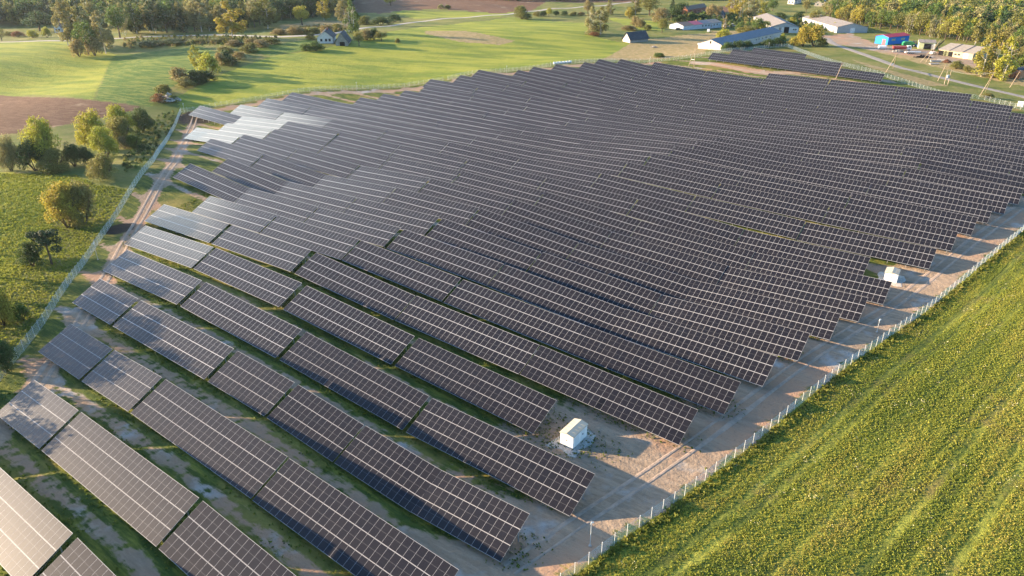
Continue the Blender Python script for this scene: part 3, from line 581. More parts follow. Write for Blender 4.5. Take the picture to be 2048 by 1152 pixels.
# ------------------------------------------------------------------ village buildings
def gable(name, pA, pB, pC, eave, ridge, wall, roof, lab, cat='building', gablew=None, over=.4, feats=(), roof2=None, strips=()):
    """pA, pB: photograph points of the near gable wall's feet; pC: foot of the long side's far end"""
    m, rz, w, l = frame3(pA, pB, pC); y0, y1 = (0, l) if l > 0 else (l, 0); L = abs(l)
    t = empty(name, (m[0], m[1], h1(*m)), rz, lab, cat); yc = (y0 + y1) / 2
    b = MB(); b.prism([(-w / 2, -1.0), (w / 2, -1.0), (w / 2, eave), (0, ridge), (-w / 2, eave)], y0, y1); b.build('wall', wall, t)
    if gablew:
        b = MB(); b.add([(-w / 2 + .02, y0 - .03, eave * .9), (w / 2 - .02, y0 - .03, eave * .9), (w / 2 - .02, y0 - .03, eave), (0, y0 - .03, ridge - .05), (-w / 2 + .02, y0 - .03, eave), (-w / 2 + .02, y0, eave * .9), (w / 2 - .02, y0, eave * .9), (w / 2 - .02, y0, eave), (0, y0, ridge - .05), (-w / 2 + .02, y0, eave)],
            [(0, 1, 2, 3, 4), (5, 6, 7, 8, 9), (0, 5, 6, 1), (1, 6, 7, 2), (2, 7, 8, 3), (3, 8, 9, 4), (4, 9, 5, 0)]); b.build('gable_boards', gablew, t)
    sl_ = (ridge - eave) / (w / 2)
    for s_ in (-1, 1):
        xo = s_ * (w / 2 + over); zo = eave - over * sl_; n = 9; b = MB(); V = []; F = []
        for q in range(n):
            yy = y0 - over + (L + 2 * over) * q / (n - 1); dz = .05 * math.sin(q * 2.1 + w)
            V += [(0, yy, ridge + .16 + dz), (xo, yy, zo + .16), (0, yy, ridge + .04 + dz), (xo, yy, zo + .04)]
        for q in range(n - 1):
            a_ = q * 4; F += [(a_, a_ + 1, a_ + 5, a_ + 4), (a_ + 2, a_ + 6, a_ + 7, a_ + 3), (a_ + 1, a_ + 3, a_ + 7, a_ + 5), (a_, a_ + 4, a_ + 6, a_ + 2)]
        F += [(0, 2, 3, 1), (4 * n - 4, 4 * n - 3, 4 * n - 1, 4 * n - 2)]; b.add(V, F); b.build('roof', roof2 if (roof2 and s_ > 0) else roof, t)
    for (f0, f1, mat) in strips:   # bands of another roofing on both slopes
        for s_ in (-1, 1):
            xo = s_ * (w / 2 + over); zo = eave - over * sl_; b = MB(); ya, yb = y0 + f0 * L, y0 + f1 * L
            b.add([(0, ya, ridge + .24), (xo, ya, zo + .19), (xo, yb, zo + .19), (0, yb, ridge + .24), (0, ya, ridge + .17), (xo, ya, zo + .17), (xo, yb, zo + .17), (0, yb, ridge + .17)], [(0, 1, 2, 3), (4, 7, 6, 5), (0, 4, 5, 1), (1, 5, 6, 2), (2, 6, 7, 3), (3, 7, 4, 0)]); b.build('roof_sheet', mat, t)
    for f in feats:
        kind, side, p, z0, fw, fh, mat = f
        b = MB()
        if side == 'g': b.box((p * w / 2, y0 - .02, z0 + fh / 2), (fw, .1, fh))
        elif side == 'l': b.box((-w / 2 - .02, y0 + p * L, z0 + fh / 2), (.1, fw, fh))
        elif side == 'r': b.box((w / 2 + .02, y0 + p * L, z0 + fh / 2), (.1, fw, fh))
        elif side == 'top': b.box((p * w / 2, y0 + z0 * L, ridge + fh / 2 - .4), (fw, fw, fh))
        b.build(kind, mat, t)
    return t
def sheet(name, c, d, sc=(1.5, .3, 1)):
    k = N(name); q = k.scale(k.n('ShaderNodeTexCoord').outputs['Object'], sc); nz = k.noise(q, 1.2, 4, .7); k.col(k.mix(k.maprange(nz, .35, .65), c, d), .8, .25); return k.m
BRICKW = sheet('whitewashed_brick', (0.62, 0.57, 0.50), (0.50, 0.43, 0.37)); WHITEW = sheet('white_plaster', (0.66, 0.65, 0.62), (0.50, 0.50, 0.48)); GREYW = sheet('grey_block_wall', (0.40, 0.41, 0.41), (0.30, 0.31, 0.32)); BLUEGREY = sheet('pale_blue_plaster', (0.42, 0.48, 0.53), (0.33, 0.38, 0.43))
ASB = sheet('asbestos_roof', (0.24, 0.215, 0.195), (0.17, 0.155, 0.145)); ASBB = sheet('blue_grey_roof', (0.20, 0.215, 0.235), (0.15, 0.165, 0.185)); ASBT = sheet('tan_grey_roof', (0.30, 0.265, 0.22), (0.21, 0.19, 0.165)); RUSTR = sheet('brown_roof', (0.25, 0.17, 0.125), (0.18, 0.125, 0.095)); PINK = sheet('pink_roof_sheet', (0.55, 0.14, 0.18), (0.46, 0.11, 0.145)); REDR = sheet('crimson_roof', (0.44, 0.05, 0.085), (0.37, 0.04, 0.07)); BLUEW = sheet('bright_blue_sheet_wall', (0.02, 0.22, 0.62), (0.02, 0.18, 0.52)); GREENW = sheet('pale_green_wall', (0.52, 0.56, 0.32), (0.42, 0.46, 0.26)); DKROOF = sheet('dark_slate_roof', (0.065, 0.07, 0.08), (0.045, 0.05, 0.06)); BRICK = sheet('red_brick', (0.33, 0.13, 0.08), (0.24, 0.09, 0.06)); ORANGE = sheet('orange_brick', (0.52, 0.24, 0.12), (0.40, 0.17, 0.08)); TANW = sheet('tan_block_wall', (0.45, 0.38, 0.27), (0.35, 0.29, 0.2)); WIN = plain('window_glass', (0.04, 0.05, 0.06), 0.15, 0.6); YGLASS = plain('yellowed_window', (0.40, 0.42, 0.30), 0.4, 0.5); REDD = plain('red_door', (0.45, 0.10, 0.12), 0.6, 0.3); WOODD = plain('grey_boards', (0.30, 0.29, 0.27), 0.9, 0.2)
W_ = lambda side, ps, z0, fw, fh, m=None: [('window', side, p, z0, fw, fh, m or WIN) for p in ps]
gable('barn', (1542, 66), (1596, 66), (1555, 46), 4.4, 7.4, WHITEW, ASB, 'white gabled barn with tall dark doorway behind the low brick barn', 'barn', GREYW, feats=[('doorway', 'g', .12, 0, 3.6, 4.2, DARK), ('door_leaf', 'g', -.35, 0, 1.8, 3.8, WOODD)] + W_('g', (-.75, .65, .8), 2, 1.0, 1.0) + W_('l', (.2, .4, .6, .8), 1.8, 1.2, .9))
gable('barn', (1674.6, 67), (1734, 65.5), (1658, 46.5), 4.2, 7.0, GREYW, ASB, 'long barn with grey gable and white side wall near the wood', 'barn', GREYW, feats=[('door', 'g', .02, 0, 3.4, 3.6, WHITEP)] + [('white_panel', 'l', .5, 0.2, 60, 3.6, WHITEW)] + W_('l', (.1, .2, .3, .4, .5, .6, .7, .8, .9), 2.0, 1.6, 1.1, YGLASS))
gable('barn', (1414, 94.5), (1441.7, 100.5), (1561, 78), 3.3, 6.0, BRICKW, ASBB, 'low whitish brick barn with long blue-grey roof behind the fence', 'barn', feats=[('hay_door', 'g', .05, 3.5, .8, 1.6, DARK), ('door', 'g', 0, 0, 2.2, 2.3, WHITEW)] + W_('r', (.55, .6, .66, .72, .8), 1.4, 1.0, .8))
gable('farm_house', (1353.5, 56), (1366, 60.5), (1442, 57), 3.0, 4.8, BLUEGREY, ASBB, 'long low house with pink sheet roof patch and pale blue walls', 'house', feats=[('chimney', 'top', 0, .5, .7, 1.2, BRICK)] + W_('r', (.5, .58, .66, .8, .88), 1.1, 1.2, 1.1) + [('door', 'r', .73, 0, 1.0, 2.1, WOODD)], strips=((0, .27, RUSTR), (.27, .5, PINK), (.76, 1.0, ASBT)))
gable('workshop', (1752, 86.5), (1774.5, 90), (1816, 86), 5.0, 6.2, BLUEW, REDR, 'bright blue sheet metal workshop with crimson roof', 'workshop', over=.5, feats=[('door', 'g', .38, 0, 2.4, 3.4, REDD)] + [('window', 'r', .25, 2.4, 4.0, 1.3, YGLASS), ('window', 'r', .7, 2.4, 4.0, 1.3, YGLASS)])
gable('shed', (1828, 93), (1836, 97.5), (1868, 99), 4.0, 5.2, GREENW, ASB, 'pale green shed with grey roof between blue workshop and long shed', 'shed', feats=[('doorway', 'r', .62, 0, 5.5, 3.4, DARK), ('door_leaf', 'r', .9, 0, 2.2, 3.4, WHITEP), ('barrel_end', 'g', .4, 1.0, 2.2, 2.2, BLUEW)])
gable('shed', (1871, 98), (1876, 110), (1944, 119.5), 3.4, 6.2, TANW, ASBT, 'long tan shed with worn roof and two dark roof holes', 'shed', over=.6, feats=[('doorway', 'r', .12, 0, 5, 2.8, DARK), ('doorway', 'r', .3, 0, 5, 2.8, DARK), ('door_leaf', 'r', .22, 0, 3, 2.8, GREENW), ('door', 'r', .8, 0, 2.6, 2.8, WHITEP)] + W_('r', (.5, .6), 1.2, 1.4, 1.0), strips=((.30, .34, DKROOF), (.68, .73, DKROOF)))
gable('hut', (1243, 83), (1260, 86), (1296, 82.5), 2.2, 6.2, WOODD, DKROOF, 'grey plank hut with pale gable and steep sagging dark roof on the meadow', 'hut', BRICKW, over=.7, feats=[('pale_wall', 'g', 0, 0, 7.2, 2.4, BRICKW), ('chimney', 'top', 0, .85, .5, .6, WOODD)])
gable('farm_house', (636, 86), (667, 87), (672, 77), 3.4, 7.2, WHITEW, DKROOF, 'white-walled house with dark steep roof among trees across the meadow', 'house', over=.7, feats=W_('g', (-.5, .1, .55), 1.2, 1.3, 1.5) + [('chimney', 'top', .2, .5, .9, 1.4, BRICK)])
gable('barn', (672, 91), (696, 92), (702, 83), 2.4, 7.4, WOODD, DKROOF, 'dark plank barn with steep roof right of the white-walled house', 'barn', over=.7, feats=[('doorway', 'g', .1, 0, 3, 2.3, DARK)])
gable('cottage', (110, 65), (124, 65), (133, 60), 3.4, 7.0, WHITEW, RUSTR, 'small white cottage with red-brown roof half hidden by big trees at left', 'cottage', feats=W_('g', (-.4, .4), 1.2, 1.2, 1.2))
gable('ruin', (1363, 28), (1374, 29), (1412, 24), 4.2, 7.0, BRICK, RUSTR, 'derelict red brick house among dark shrubs behind the long low house', 'house', feats=W_('g', (-.4, .4), 1.2, 1.2, 1.4) + W_('r', (.2, .4, .6, .8), 1.2, 1.4, 1.4))
gable('shed', (1433, 39), (1447, 39), (1450, 33), 3.0, 6.0, WOODD, DKROOF, 'dark gabled shed behind the tan autumn trees', 'shed', feats=[('doorway', 'g', 0, 0, 3, 2.4, DARK)])
gable('farm_house', (1570, 8.5), (1588, 9), (1602, 5.5), 4, 6.8, WHITEW, ASB, 'white house with grey roof at the top edge above the barns', 'house', feats=W_('g', (-.5, .4), 1.4, 1.3, 1.4) + W_('r', (.3, .7), 1.4, 1.3, 1.4))
gable('farm_house', (1630, 12), (1652, 13.5), (1662, 9), 3.4, 7.0, WOODD, WHITEW, 'dark house with pale sheet roof at the top edge near the wood', 'house', feats=W_('g', (-.5, .4), 1.2, 1.3, 1.4))
gable('brick_shed', (2015.5, 155.5), (2037, 158.5), (2062, 151), 4.2, 4.6, ORANGE, DKROOF, 'orange brick shed with flat dark roof at right edge', 'shed', over=.15, feats=[('pilaster', 'g', -.6, 0, .5, 4.1, BRICK), ('pilaster', 'g', .1, 0, .5, 4.1, BRICK)])

# ------------------------------------------------------------------ vehicles and yard things
TYRE = plain('tyre_rubber', (0.02, 0.02, 0.02), .9, .2); REDP = plain('red_paint', (0.50, 0.09, 0.08), .5, .4, 0, .3); WPAINT = plain('white_paint', (0.75, 0.75, 0.74), .4, .5, 0, .1); GRP = plain('green_paint', (0.02, 0.22, 0.09), .5, .4); BLP = plain('blue_paint', (0.03, 0.13, 0.42), .5, .4); RUST = plain('rusty_steel', (0.20, 0.09, 0.05), .9, .2, 0, .4); GREYP = plain('silver_paint', (0.45, 0.47, 0.49), .35, .5, .3)
def wheels(t, pts, r, w):
    for p in pts:
        b = MB(); b.tube((p[0], p[1] - w / 2, r), (p[0], p[1] + w / 2, r), r, r, 14); o = b.build('wheel', TYRE, t); b = MB(); b.tube((p[0], p[1] - w / 2 - .02, r), (p[0], p[1] + w / 2 + .02, r), r * .55, r * .55, 10); b.build('rim', GREYP, o)
def place(name, px, py, rz, lab, cat): x_, y_ = at1(px, py); return empty(name, (x_, y_, h1(x_, y_)), rz, lab, cat)
t = place('dump_truck', 1803, 101, R(-12), 'red dump truck with white cab standing in the workshop yard', 'truck')
b = MB(); b.box((0, 0, .95), (11.0, .9, .3)); b.build('chassis', TYRE, t)
b = MB(); b.add([(-5.4, -1.2, 1.2), (2.2, -1.2, 1.2), (2.2, 1.2, 1.2), (-5.4, 1.2, 1.2), (-5.8, -1.3, 2.7), (2.4, -1.3, 2.7), (2.4, 1.3, 2.7), (-5.8, 1.3, 2.7)], [(3, 2, 1, 0), (0, 1, 5, 4), (1, 2, 6, 5), (2, 3, 7, 6), (3, 0, 4, 7), (4, 5, 6, 7)])
for q in range(7): b.box((-5 + q * 1.15, -1.3, 1.95), (.12, .12, 1.5)); b.box((-5 + q * 1.15, 1.3, 1.95), (.12, .12, 1.5))
b.build('dump_bed', REDP, t)
b = MB(); b.prism([(2.9, .75), (5.3, .75), (5.4, 1.9), (5.0, 3.1), (2.9, 3.1)], -1.2, 1.2); b.build('cab', WPAINT, t); b = MB(); b.box((5.23, 0, 2.45), (.12, 2.0, .8)); b.build('windscreen', WIN, t); b = MB(); b.box((4.0, -1.21, 2.4), (1.3, .06, .7)); b.build('side_window', WIN, t)
wheels(t, [(x_, y_) for x_ in (-4.0, -2.7, 4.1) for y_ in (-1.05, 1.05)], .52, .4)
t = place('harvester', 1817, 93.5, R(-8), 'green harvester parked behind the red dump truck', 'harvester')
b = MB(); b.prism([(-4, .9), (3, .9), (3.2, 2.2), (1.5, 3.4), (-3.2, 3.4), (-4.2, 2.4)], -1.5, 1.5); b.build('body', GRP, t); b = MB(); b.prism([(2.2, 2.0), (4.0, 2.0), (4.2, 3.7), (2.2, 3.8)], -1.0, 1.0); b.build('cab', WIN, t); b = MB(); b.tube((4.8, -2.3, .7), (4.8, 2.3, .7), .55, .55, 10); b.box((4.4, 0, .9), (.9, 4.6, .7)); b.build('header', BLP, t); wheels(t, [(2.4, -1.6), (2.4, 1.6)], .95, .6); wheels(t, [(-3, -1.3), (-3, 1.3)], .6, .4)
t = place('tank', 1763.5, 98.5, R(-10), 'white cylindrical tank lying in dry grass by the road', 'tank')
b = MB(); b.tube((-2.2, 0, 1.35), (2.2, 0, 1.35), 1.25, 1.25, 18); b.tube((-2.6, 0, 1.35), (-2.2, 0, 1.35), .7, 1.25, 18); b.tube((2.2, 0, 1.35), (2.6, 0, 1.35), 1.25, .7, 18); b.build('vessel', WPAINT, t); b = MB(); b.box((-1.3, 0, .2), (.3, 1.8, .6)); b.box((1.3, 0, .2), (.3, 1.8, .6)); b.build('cradle', RUST, t)
t = place('flatbed_trailer', 1832, 108.5, R(-14), 'long grey flatbed trailer loaded with pale planks beside the yard', 'trailer')
b = MB(); b.box((0, 0, 1.15), (12, 2.4, .25)); b.box((0, 0, .85), (11, .8, .3)); b.build('deck', WOODD, t); b = MB()
for q in range(7): b.box((-1.5 + .1 * q, -.9 + q * .3, 1.42 + .08 * (q % 3)), (7.5, .25, .3), rz=.02 * q)
b.build('planks', WPAINT, t); wheels(t, [(x_, y_) for x_ in (-4.6, -3.4, -2.2) for y_ in (-1.05, 1.05)], .5, .35)
t = place('boat_hull', 1818, 106.5, R(-10), 'white upturned hull between dump truck and flatbed trailer', 'boat')
b = MB(); b.add([(-2.6, -.9, .3), (2.0, -1.0, .3), (3.4, 0, .45), (2.0, 1.0, .3), (-2.6, .9, .3), (-2.4, 0, 1.2), (1.8, 0, 1.25)], [(0, 1, 6, 5), (1, 2, 6), (2, 3, 6), (3, 4, 5, 6), (4, 0, 5), (0, 4, 3, 2, 1)]); b.build('hull', WPAINT, t); b = MB(); b.box((-1.5, 0, .1), (.3, 1.6, .5)); b.box((1.2, 0, .1), (.3, 1.6, .5)); b.build('trestle', WOODD, t)
for i_, (px, py, rz, lab) in enumerate([(1871, 124, .1, 'stack of pale concrete slabs left of the rust heap'), (1868, 128.5, .4, 'low stack of concrete slabs nearest the road'), (1884, 122.5, -.2, 'small stack of concrete slabs beside the rust heap')]):
    x_, y_ = at1(px, py); b = MB()
    for q in range(4 - (i_ == 1) * 2): b.box((.2 * math.sin(q * 2 + i_), .1 * q, .14 + .26 * q), (5.5, 1.5, .22), rz=.06 * math.sin(q * 3 + i_))
    tag(b.build('slab_stack', CONC, None, (x_, y_, h1(x_, y_)), rz - .3), lab, 'slab stack')
def heap(name, px, py, w, l, h, mat, lab, cat, n=60, big=.5):
    x_, y_ = at1(px, py); b = MB(); rr = random.Random(int(px))
    for q in range(n):
        a_ = rr.uniform(0, 6.28); d = rr.random() ** .6; sz = big * rr.uniform(.4, 1.3); b.box((w / 2 * d * math.cos(a_), l / 2 * d * math.sin(a_), h * (1 - d) * rr.uniform(.5, 1) + sz * .2), (sz * rr.uniform(.5, 2), sz, sz * .6), rz=rr.uniform(0, 3), rx=rr.uniform(-.6, .6))
    return tag(b.build(name, mat, None, (x_, y_, h1(x_, y_))), lab, cat)
heap('scrap_heap', 1893, 125, 5, 4, 2.4, RUST, 'rusty orange scrap heap beside the road-side slabs', 'scrap heap', 70, .5)
heap('scrap_heap', 1795, 104, 9, 4, 1.2, WOODD, 'grey scrap and rubble heap in front of red dump truck', 'scrap heap', 80, .6)
heap('machine_parts', 1845, 115, 11, 4, 1.4, TYRE, 'dark heap of old machine parts below the flatbed trailer', 'scrap heap', 80, .7)
heap('stone_heap', 338, 201, 11, 8, 3.0, CONC, 'pale heap of boulders and concrete in the bushy hollow', 'stone heap', 90, .9)
heap('log_pile', 1308, 95, 4, 3, 1.0, WOODD, 'small pile of grey logs in the dry grass by the hut', 'log pile', 40, .5)
for i_, (px, py, rz, bodym, lab) in enumerate([(1402, 90.5, .2, GREYP, 'silver car parked in grass left of the low brick barn'), (1417, 64, 1.2, WPAINT, 'white van parked on dry grass in front of the long low house'), (1452, 54, .1, WPAINT, 'white van parked right of the long low house'), (1464, 53, .1, WPAINT, 'second white van parked right of the long low house, nearer the barn'), (1357, 60, .3, TYRE, 'dark car parked at the left end of the long low house'), (1866, 108, .5, WPAINT, 'white car beside the doorway of the long tan shed'), (1893, 110.5, -.3, BLP, 'blue tractor-like car parked before the long tan shed'), (1885, 107.5, .2, GRP, 'green car half inside the long tan shed')]):
    van = 'van' in lab; t = place('parked_van' if van else 'parked_car', px, py, rz, lab, 'van' if van else 'car'); hh = 2.1 if van else 1.45; ll = 2.5 if van else 2.15
    b = MB(); b.prism([(-ll, .35), (ll, .35), (ll, .85), (ll * .55, .95), (ll * .32, hh), (-ll * .8, hh), (-ll, .95)], -.88, .88); b.build('body', bodym, t)
    b = MB(); b.prism([(ll * .50, 1.0), (ll * .33, hh - .12), (-ll * .7, hh - .12), (-ll * .85, 1.0)], -.9, .9); b.build('windows', WIN, t); wheels(t, [(x_, y_) for x_ in (-1.35, 1.35) for y_ in (-.78, .78)], .32, .22)
t = place('conveyor', 1868, 106, 0, 'dark slanting conveyor between the green shed and the long tan shed', 'conveyor'); b = MB(); b.tube((-1.5, 0, .8), (5.5, 2, 7.2), .4, .35, 8); b.build('chute', TYRE, t); b = MB(); b.tube((3, 1.3, 0), (3, 1.3, 4.8), .12, .12, 6); b.tube((0.2, .5, 0), (.2, .5, 2.2), .12, .12, 6); b.build('supports', RUST, t)

# ------------------------------------------------------------------ trees
def leaf_mat(name, cols, trans=0.35):
    k = N(name); oi = k.n('ShaderNodeObjectInfo'); ge = k.n('ShaderNodeNewGeometry'); rp = k.n('ShaderNodeValToRGB'); rp.color_ramp.interpolation = 'LINEAR'
    el = rp.color_ramp.elements
    while len(el) < len(cols): el.new(.5)
    for q, c in enumerate(cols): el[q].position = q / max(1, len(cols) - 1); el[q].color = (*c, 1)
    k.set(rp.inputs[0], k.math('ADD', k.math('MULTIPLY', oi.outputs['Random'], .75), k.math('MULTIPLY', ge.outputs['Random Per Island'], .25)))
    hv = k.n('ShaderNodeHueSaturation'); k.set(hv.inputs['Color'], rp.outputs[0]); k.set(hv.inputs['Value'], k.math('MULTIPLY_ADD', ge.outputs['Random Per Island'], .7, .65)); k.set(hv.inputs['Hue'], k.math('MULTIPLY_ADD', ge.outputs['Random Per Island'], .03, .485))
    k.col(hv.outputs[0], .6, .25); tr = k.n('ShaderNodeBsdfTranslucent'); k.set(tr.inputs[0], hv.outputs[0]); mx = k.n('ShaderNodeMixShader'); mx.inputs[0].default_value = trans
    k.t.links.new(k.p.outputs[0], mx.inputs[1]); k.t.links.new(tr.outputs[0], mx.inputs[2]); k.t.links.new(mx.outputs[0], k.out.inputs[0]); return k.m
LM = {'green': leaf_mat('leaf_green', [(0.072, 0.124, 0.026), (0.111, 0.163, 0.033), (0.143, 0.182, 0.039)]), 'dark': leaf_mat('leaf_dark_green', [(0.039, 0.075, 0.023), (0.058, 0.098, 0.029), (0.078, 0.111, 0.033)]), 'yellow': leaf_mat('leaf_yellow', [(.30, .27, .045), (.36, .29, .05), (.26, .26, .05)]),
      'olive': leaf_mat('leaf_olive', [(0.156, 0.169, 0.046), (0.208, 0.202, 0.052), (0.234, 0.208, 0.072)]), 'lime': leaf_mat('leaf_lime', [(.26, .29, .04), (.32, .32, .045), (.35, .32, .045)]), 'tan': leaf_mat('leaf_tan', [(.24, .20, .085), (.30, .24, .10), (.22, .19, .09)]), 'rust': leaf_mat('leaf_rust', [(0.221, 0.111, 0.052), (0.286, 0.143, 0.065)]),
      'conifer': leaf_mat('leaf_conifer', [(0.029, 0.058, 0.029), (0.039, 0.072, 0.033)], .15), 'pale': leaf_mat('leaf_pale_olive', [(0.247, 0.234, 0.098), (0.299, 0.267, 0.111), (0.221, 0.221, 0.091)])}
BARK = plain('bark_brown', (.12, .09, .065), .9, .1, 0, .4, 2); BIRCHB = plain('bark_birch', (.58, .55, .50), .8, .2, 0, .35, 3, (.25, .23, .2))
def leaves(blobs, n, size, rng, hang=0.0):
    """leaf sized quads over the shells of ellipsoidal clumps (cx, cy, cz, rx, ry, rz)"""
    B = np.array(blobs); wgt = B[:, 3] * B[:, 5]; idx = rng.choice(len(B), n, p=wgt / wgt.sum()); d = rng.normal(size=(n, 3)); d /= np.linalg.norm(d, axis=1)[:, None]
    rad = rng.uniform(.45, 1.0, n) ** .6 * rng.uniform(.85, 1.12, n); C = B[idx, :3] + d * B[idx, 3:] * rad[:, None]
    nr = d + rng.normal(size=(n, 3)) * .75; nr[:, 2] += .2 - hang; nr /= np.linalg.norm(nr, axis=1)[:, None]
    t = np.cross(nr, rng.normal(size=(n, 3))); t /= np.linalg.norm(t, axis=1)[:, None]; bt = np.cross(nr, t); s1 = size * rng.uniform(.55, 1.4, n)[:, None]; s2 = s1 * rng.uniform(.45, .9, n)[:, None]
    V = np.stack([C - t * s1 * .5, C + bt * s2 * .5 + nr * s1 * .12, C + t * s1 * .5, C - bt * s2 * .5 + nr * s1 * .12], 1).reshape(-1, 3)
    return V, np.arange(4 * n).reshape(-1, 4)
def tree_meshes(kind, seed, mat, n):
    """unit-height tree: (trunk mesh, crown mesh)"""
    rng = np.random.default_rng(seed); rr = random.Random(seed); b = MB(); blobs = []
    bark = BIRCHB if kind in ('birch', 'poplar') else BARK
    if kind in ('birch', 'poplar'):
        nst = 1 if kind == 'birch' else 3
        for q in range(nst):
            ox = (q - (nst - 1) / 2) * .05; pts = [(ox + .01 * rr.uniform(-1, 1) * z * 3 + ox * z * 1.5, .01 * rr.uniform(-1, 1) * z * 3, z) for z in (-.03, .12, .3, .5, .7, .9)]
            b.path(pts, [.0075, .0065, .005, .004, .0025, .001], 6)
            for z in (.38, .48, .56, .64, .72): a_ = rr.uniform(0, 6.28); b.tube((ox, 0, z), (ox + .11 * math.cos(a_), .11 * math.sin(a_), z + .10), .004, .001, 4)
        z0 = .17 if kind == 'birch' else .06
        for q in range(34):
            z = z0 + (1 - z0) * (q + rr.random()) / 34; f = (z - z0) / (1 - z0); env = .155 * math.sin(math.pi * min(1, f * .88 + .16)) ** .7 + .02; a_ = rr.uniform(0, 6.28); d = env * rr.uniform(.3, .95)
            r_ = .062 * rr.uniform(.7, 1.25) * (1 - .45 * f); blobs.append((d * math.cos(a_), d * math.sin(a_), min(z, .965), r_, r_, r_ * 1.5))
    elif kind == 'spruce':
        b.path([(0, 0, -.03), (0, 0, .5), (0, 0, .97)], [.014, .009, .002], 6)
        for q in range(46):
            f = (q + .5) / 46; z = .06 + .92 * f; a_ = q * 2.4 + rr.random(); d = .17 * (1 - f) * rr.uniform(.5, 1.0); r_ = .055 * (1 - f * .8) + .008; blobs.append((d * math.cos(a_), d * math.sin(a_), z - d * .25, r_ * 1.2, r_ * 1.2, r_ * .7))
    elif kind == 'pine':
        b.path([(0, 0, -.03), (.01, 0, .3), (-.01, .01, .6), (.0, 0, .9)], [.03, .024, .016, .006], 6)
        for q in range(9): a_ = q * 2.3; b.tube((0, 0, .35 + .06 * q), (.26 * math.cos(a_), .26 * math.sin(a_), .45 + .055 * q), .009, .003, 4); blobs.append((.27 * math.cos(a_), .27 * math.sin(a_), .46 + .055 * q, .15, .15, .09))
        for q in range(12): a_ = rr.uniform(0, 6.28); d = rr.uniform(0, .2); blobs.append((d * math.cos(a_), d * math.sin(a_), rr.uniform(.6, .93), .1, .1, .07))
    elif kind == 'bush':
        for q in range(7): a_ = q * .9 + rr.random(); b.path([(0, 0, -.05), (.18 * math.cos(a_), .18 * math.sin(a_), .3), (.32 * math.cos(a_), .32 * math.sin(a_), .62)], [.018, .012, .004], 5)
        for q in range(40):
            a_ = rr.uniform(0, 6.28); el_ = rr.uniform(0, 1.45); d = rr.uniform(.45, .82); r_ = rr.uniform(.11, .2); blobs.append((.47 * d * math.cos(a_) * math.cos(el_), .47 * d * math.sin(a_) * math.cos(el_), .10 + .88 * d * math.sin(el_) + .05, r_, r_, r_))
    else:   # round crowned broadleaf on a limbed trunk
        b.path([(0, 0, -.03), (.01, .01, .14), (0, .02, .3), (.02, 0, .5), (0, 0, .75)], [.03, .024, .019, .012, .004], 7)
        for q in range(9):
            a_ = q * 2.4 + rr.random() * .5; z = .2 + .04 * q; e = (.25 * math.cos(a_), .25 * math.sin(a_), z + .2 + .02 * q); m_ = (e[0] * .5, e[1] * .5, z + .07); b.path([(0, 0, z), m_, e], [.012, .008, .003], 5)
        for q in range(44):
            a_ = rr.uniform(0, 6.28); ct_ = rr.uniform(-.85, 1); st_ = math.sqrt(max(0, 1 - ct_ * ct_)); d = rr.uniform(.5, .86); r_ = rr.uniform(.085, .16); wob = 1 + .22 * math.sin(a_ * 2 + seed) ; blobs.append((.36 * wob * d * st_ * math.cos(a_), .36 * wob * d * st_ * math.sin(a_), .555 + .38 * d * ct_, r_, r_, r_ * .85))
    size = {'birch': .034, 'poplar': .032, 'spruce': .03, 'pine': .05, 'bush': .066, 'broad': .045}[kind]
    V, F = leaves(blobs, n, size * (2200 / n) ** .42, rng); V[:, 2] = np.maximum(V[:, 2], -.01)
    tm_ = b.mesh('trunk', bark); cm = npmesh('crown', V, F, mat); return tm_, cm
TC = {}
def get_tree(kind, col, var, n):
    k = (kind, col, var, n)
    if k not in TC: TC[k] = tree_meshes(kind, abs(hash((len(kind), kind[0], var * 7, len(col)))) % 9973 + var, LM[col], n)
    return TC[k]
TREE_N = {'birch': 'birch_tree', 'poplar': 'poplar_tree', 'spruce': 'spruce_tree', 'pine': 'pine_tree', 'bush': 'shrub', 'broad': 'broadleaf_tree'}
WIDTH0 = {'birch': .27, 'poplar': .30, 'spruce': .34, 'pine': .7, 'bush': .92, 'broad': .76}
_tn = [0]
def tree(kind, col, px, pyb, pyt, wpx, lab, group=None, n=3000):
    x_, y_ = at1(px, pyb); h = height_for(px, pyb, pyt); zc = y_ * math.cos(PITCH) + (CAMZ - 2) * math.sin(PITCH); w = wpx * zc / FPX / WIDTH0[kind]
    _tn[0] += 1; rs = random.Random(_tn[0] * 31); tm_, cm = get_tree(kind, col, _tn[0] % 3, n)
    t = empty(TREE_N[kind], (x_, y_, h1(x_, y_) - .05), rs.uniform(0, 6.28), lab, 'shrub' if kind == 'bush' else 'tree', group); t.scale = (w, w, h)
    inst('trunk', tm_, t); inst('crown', cm, t); return t
NB = 9500
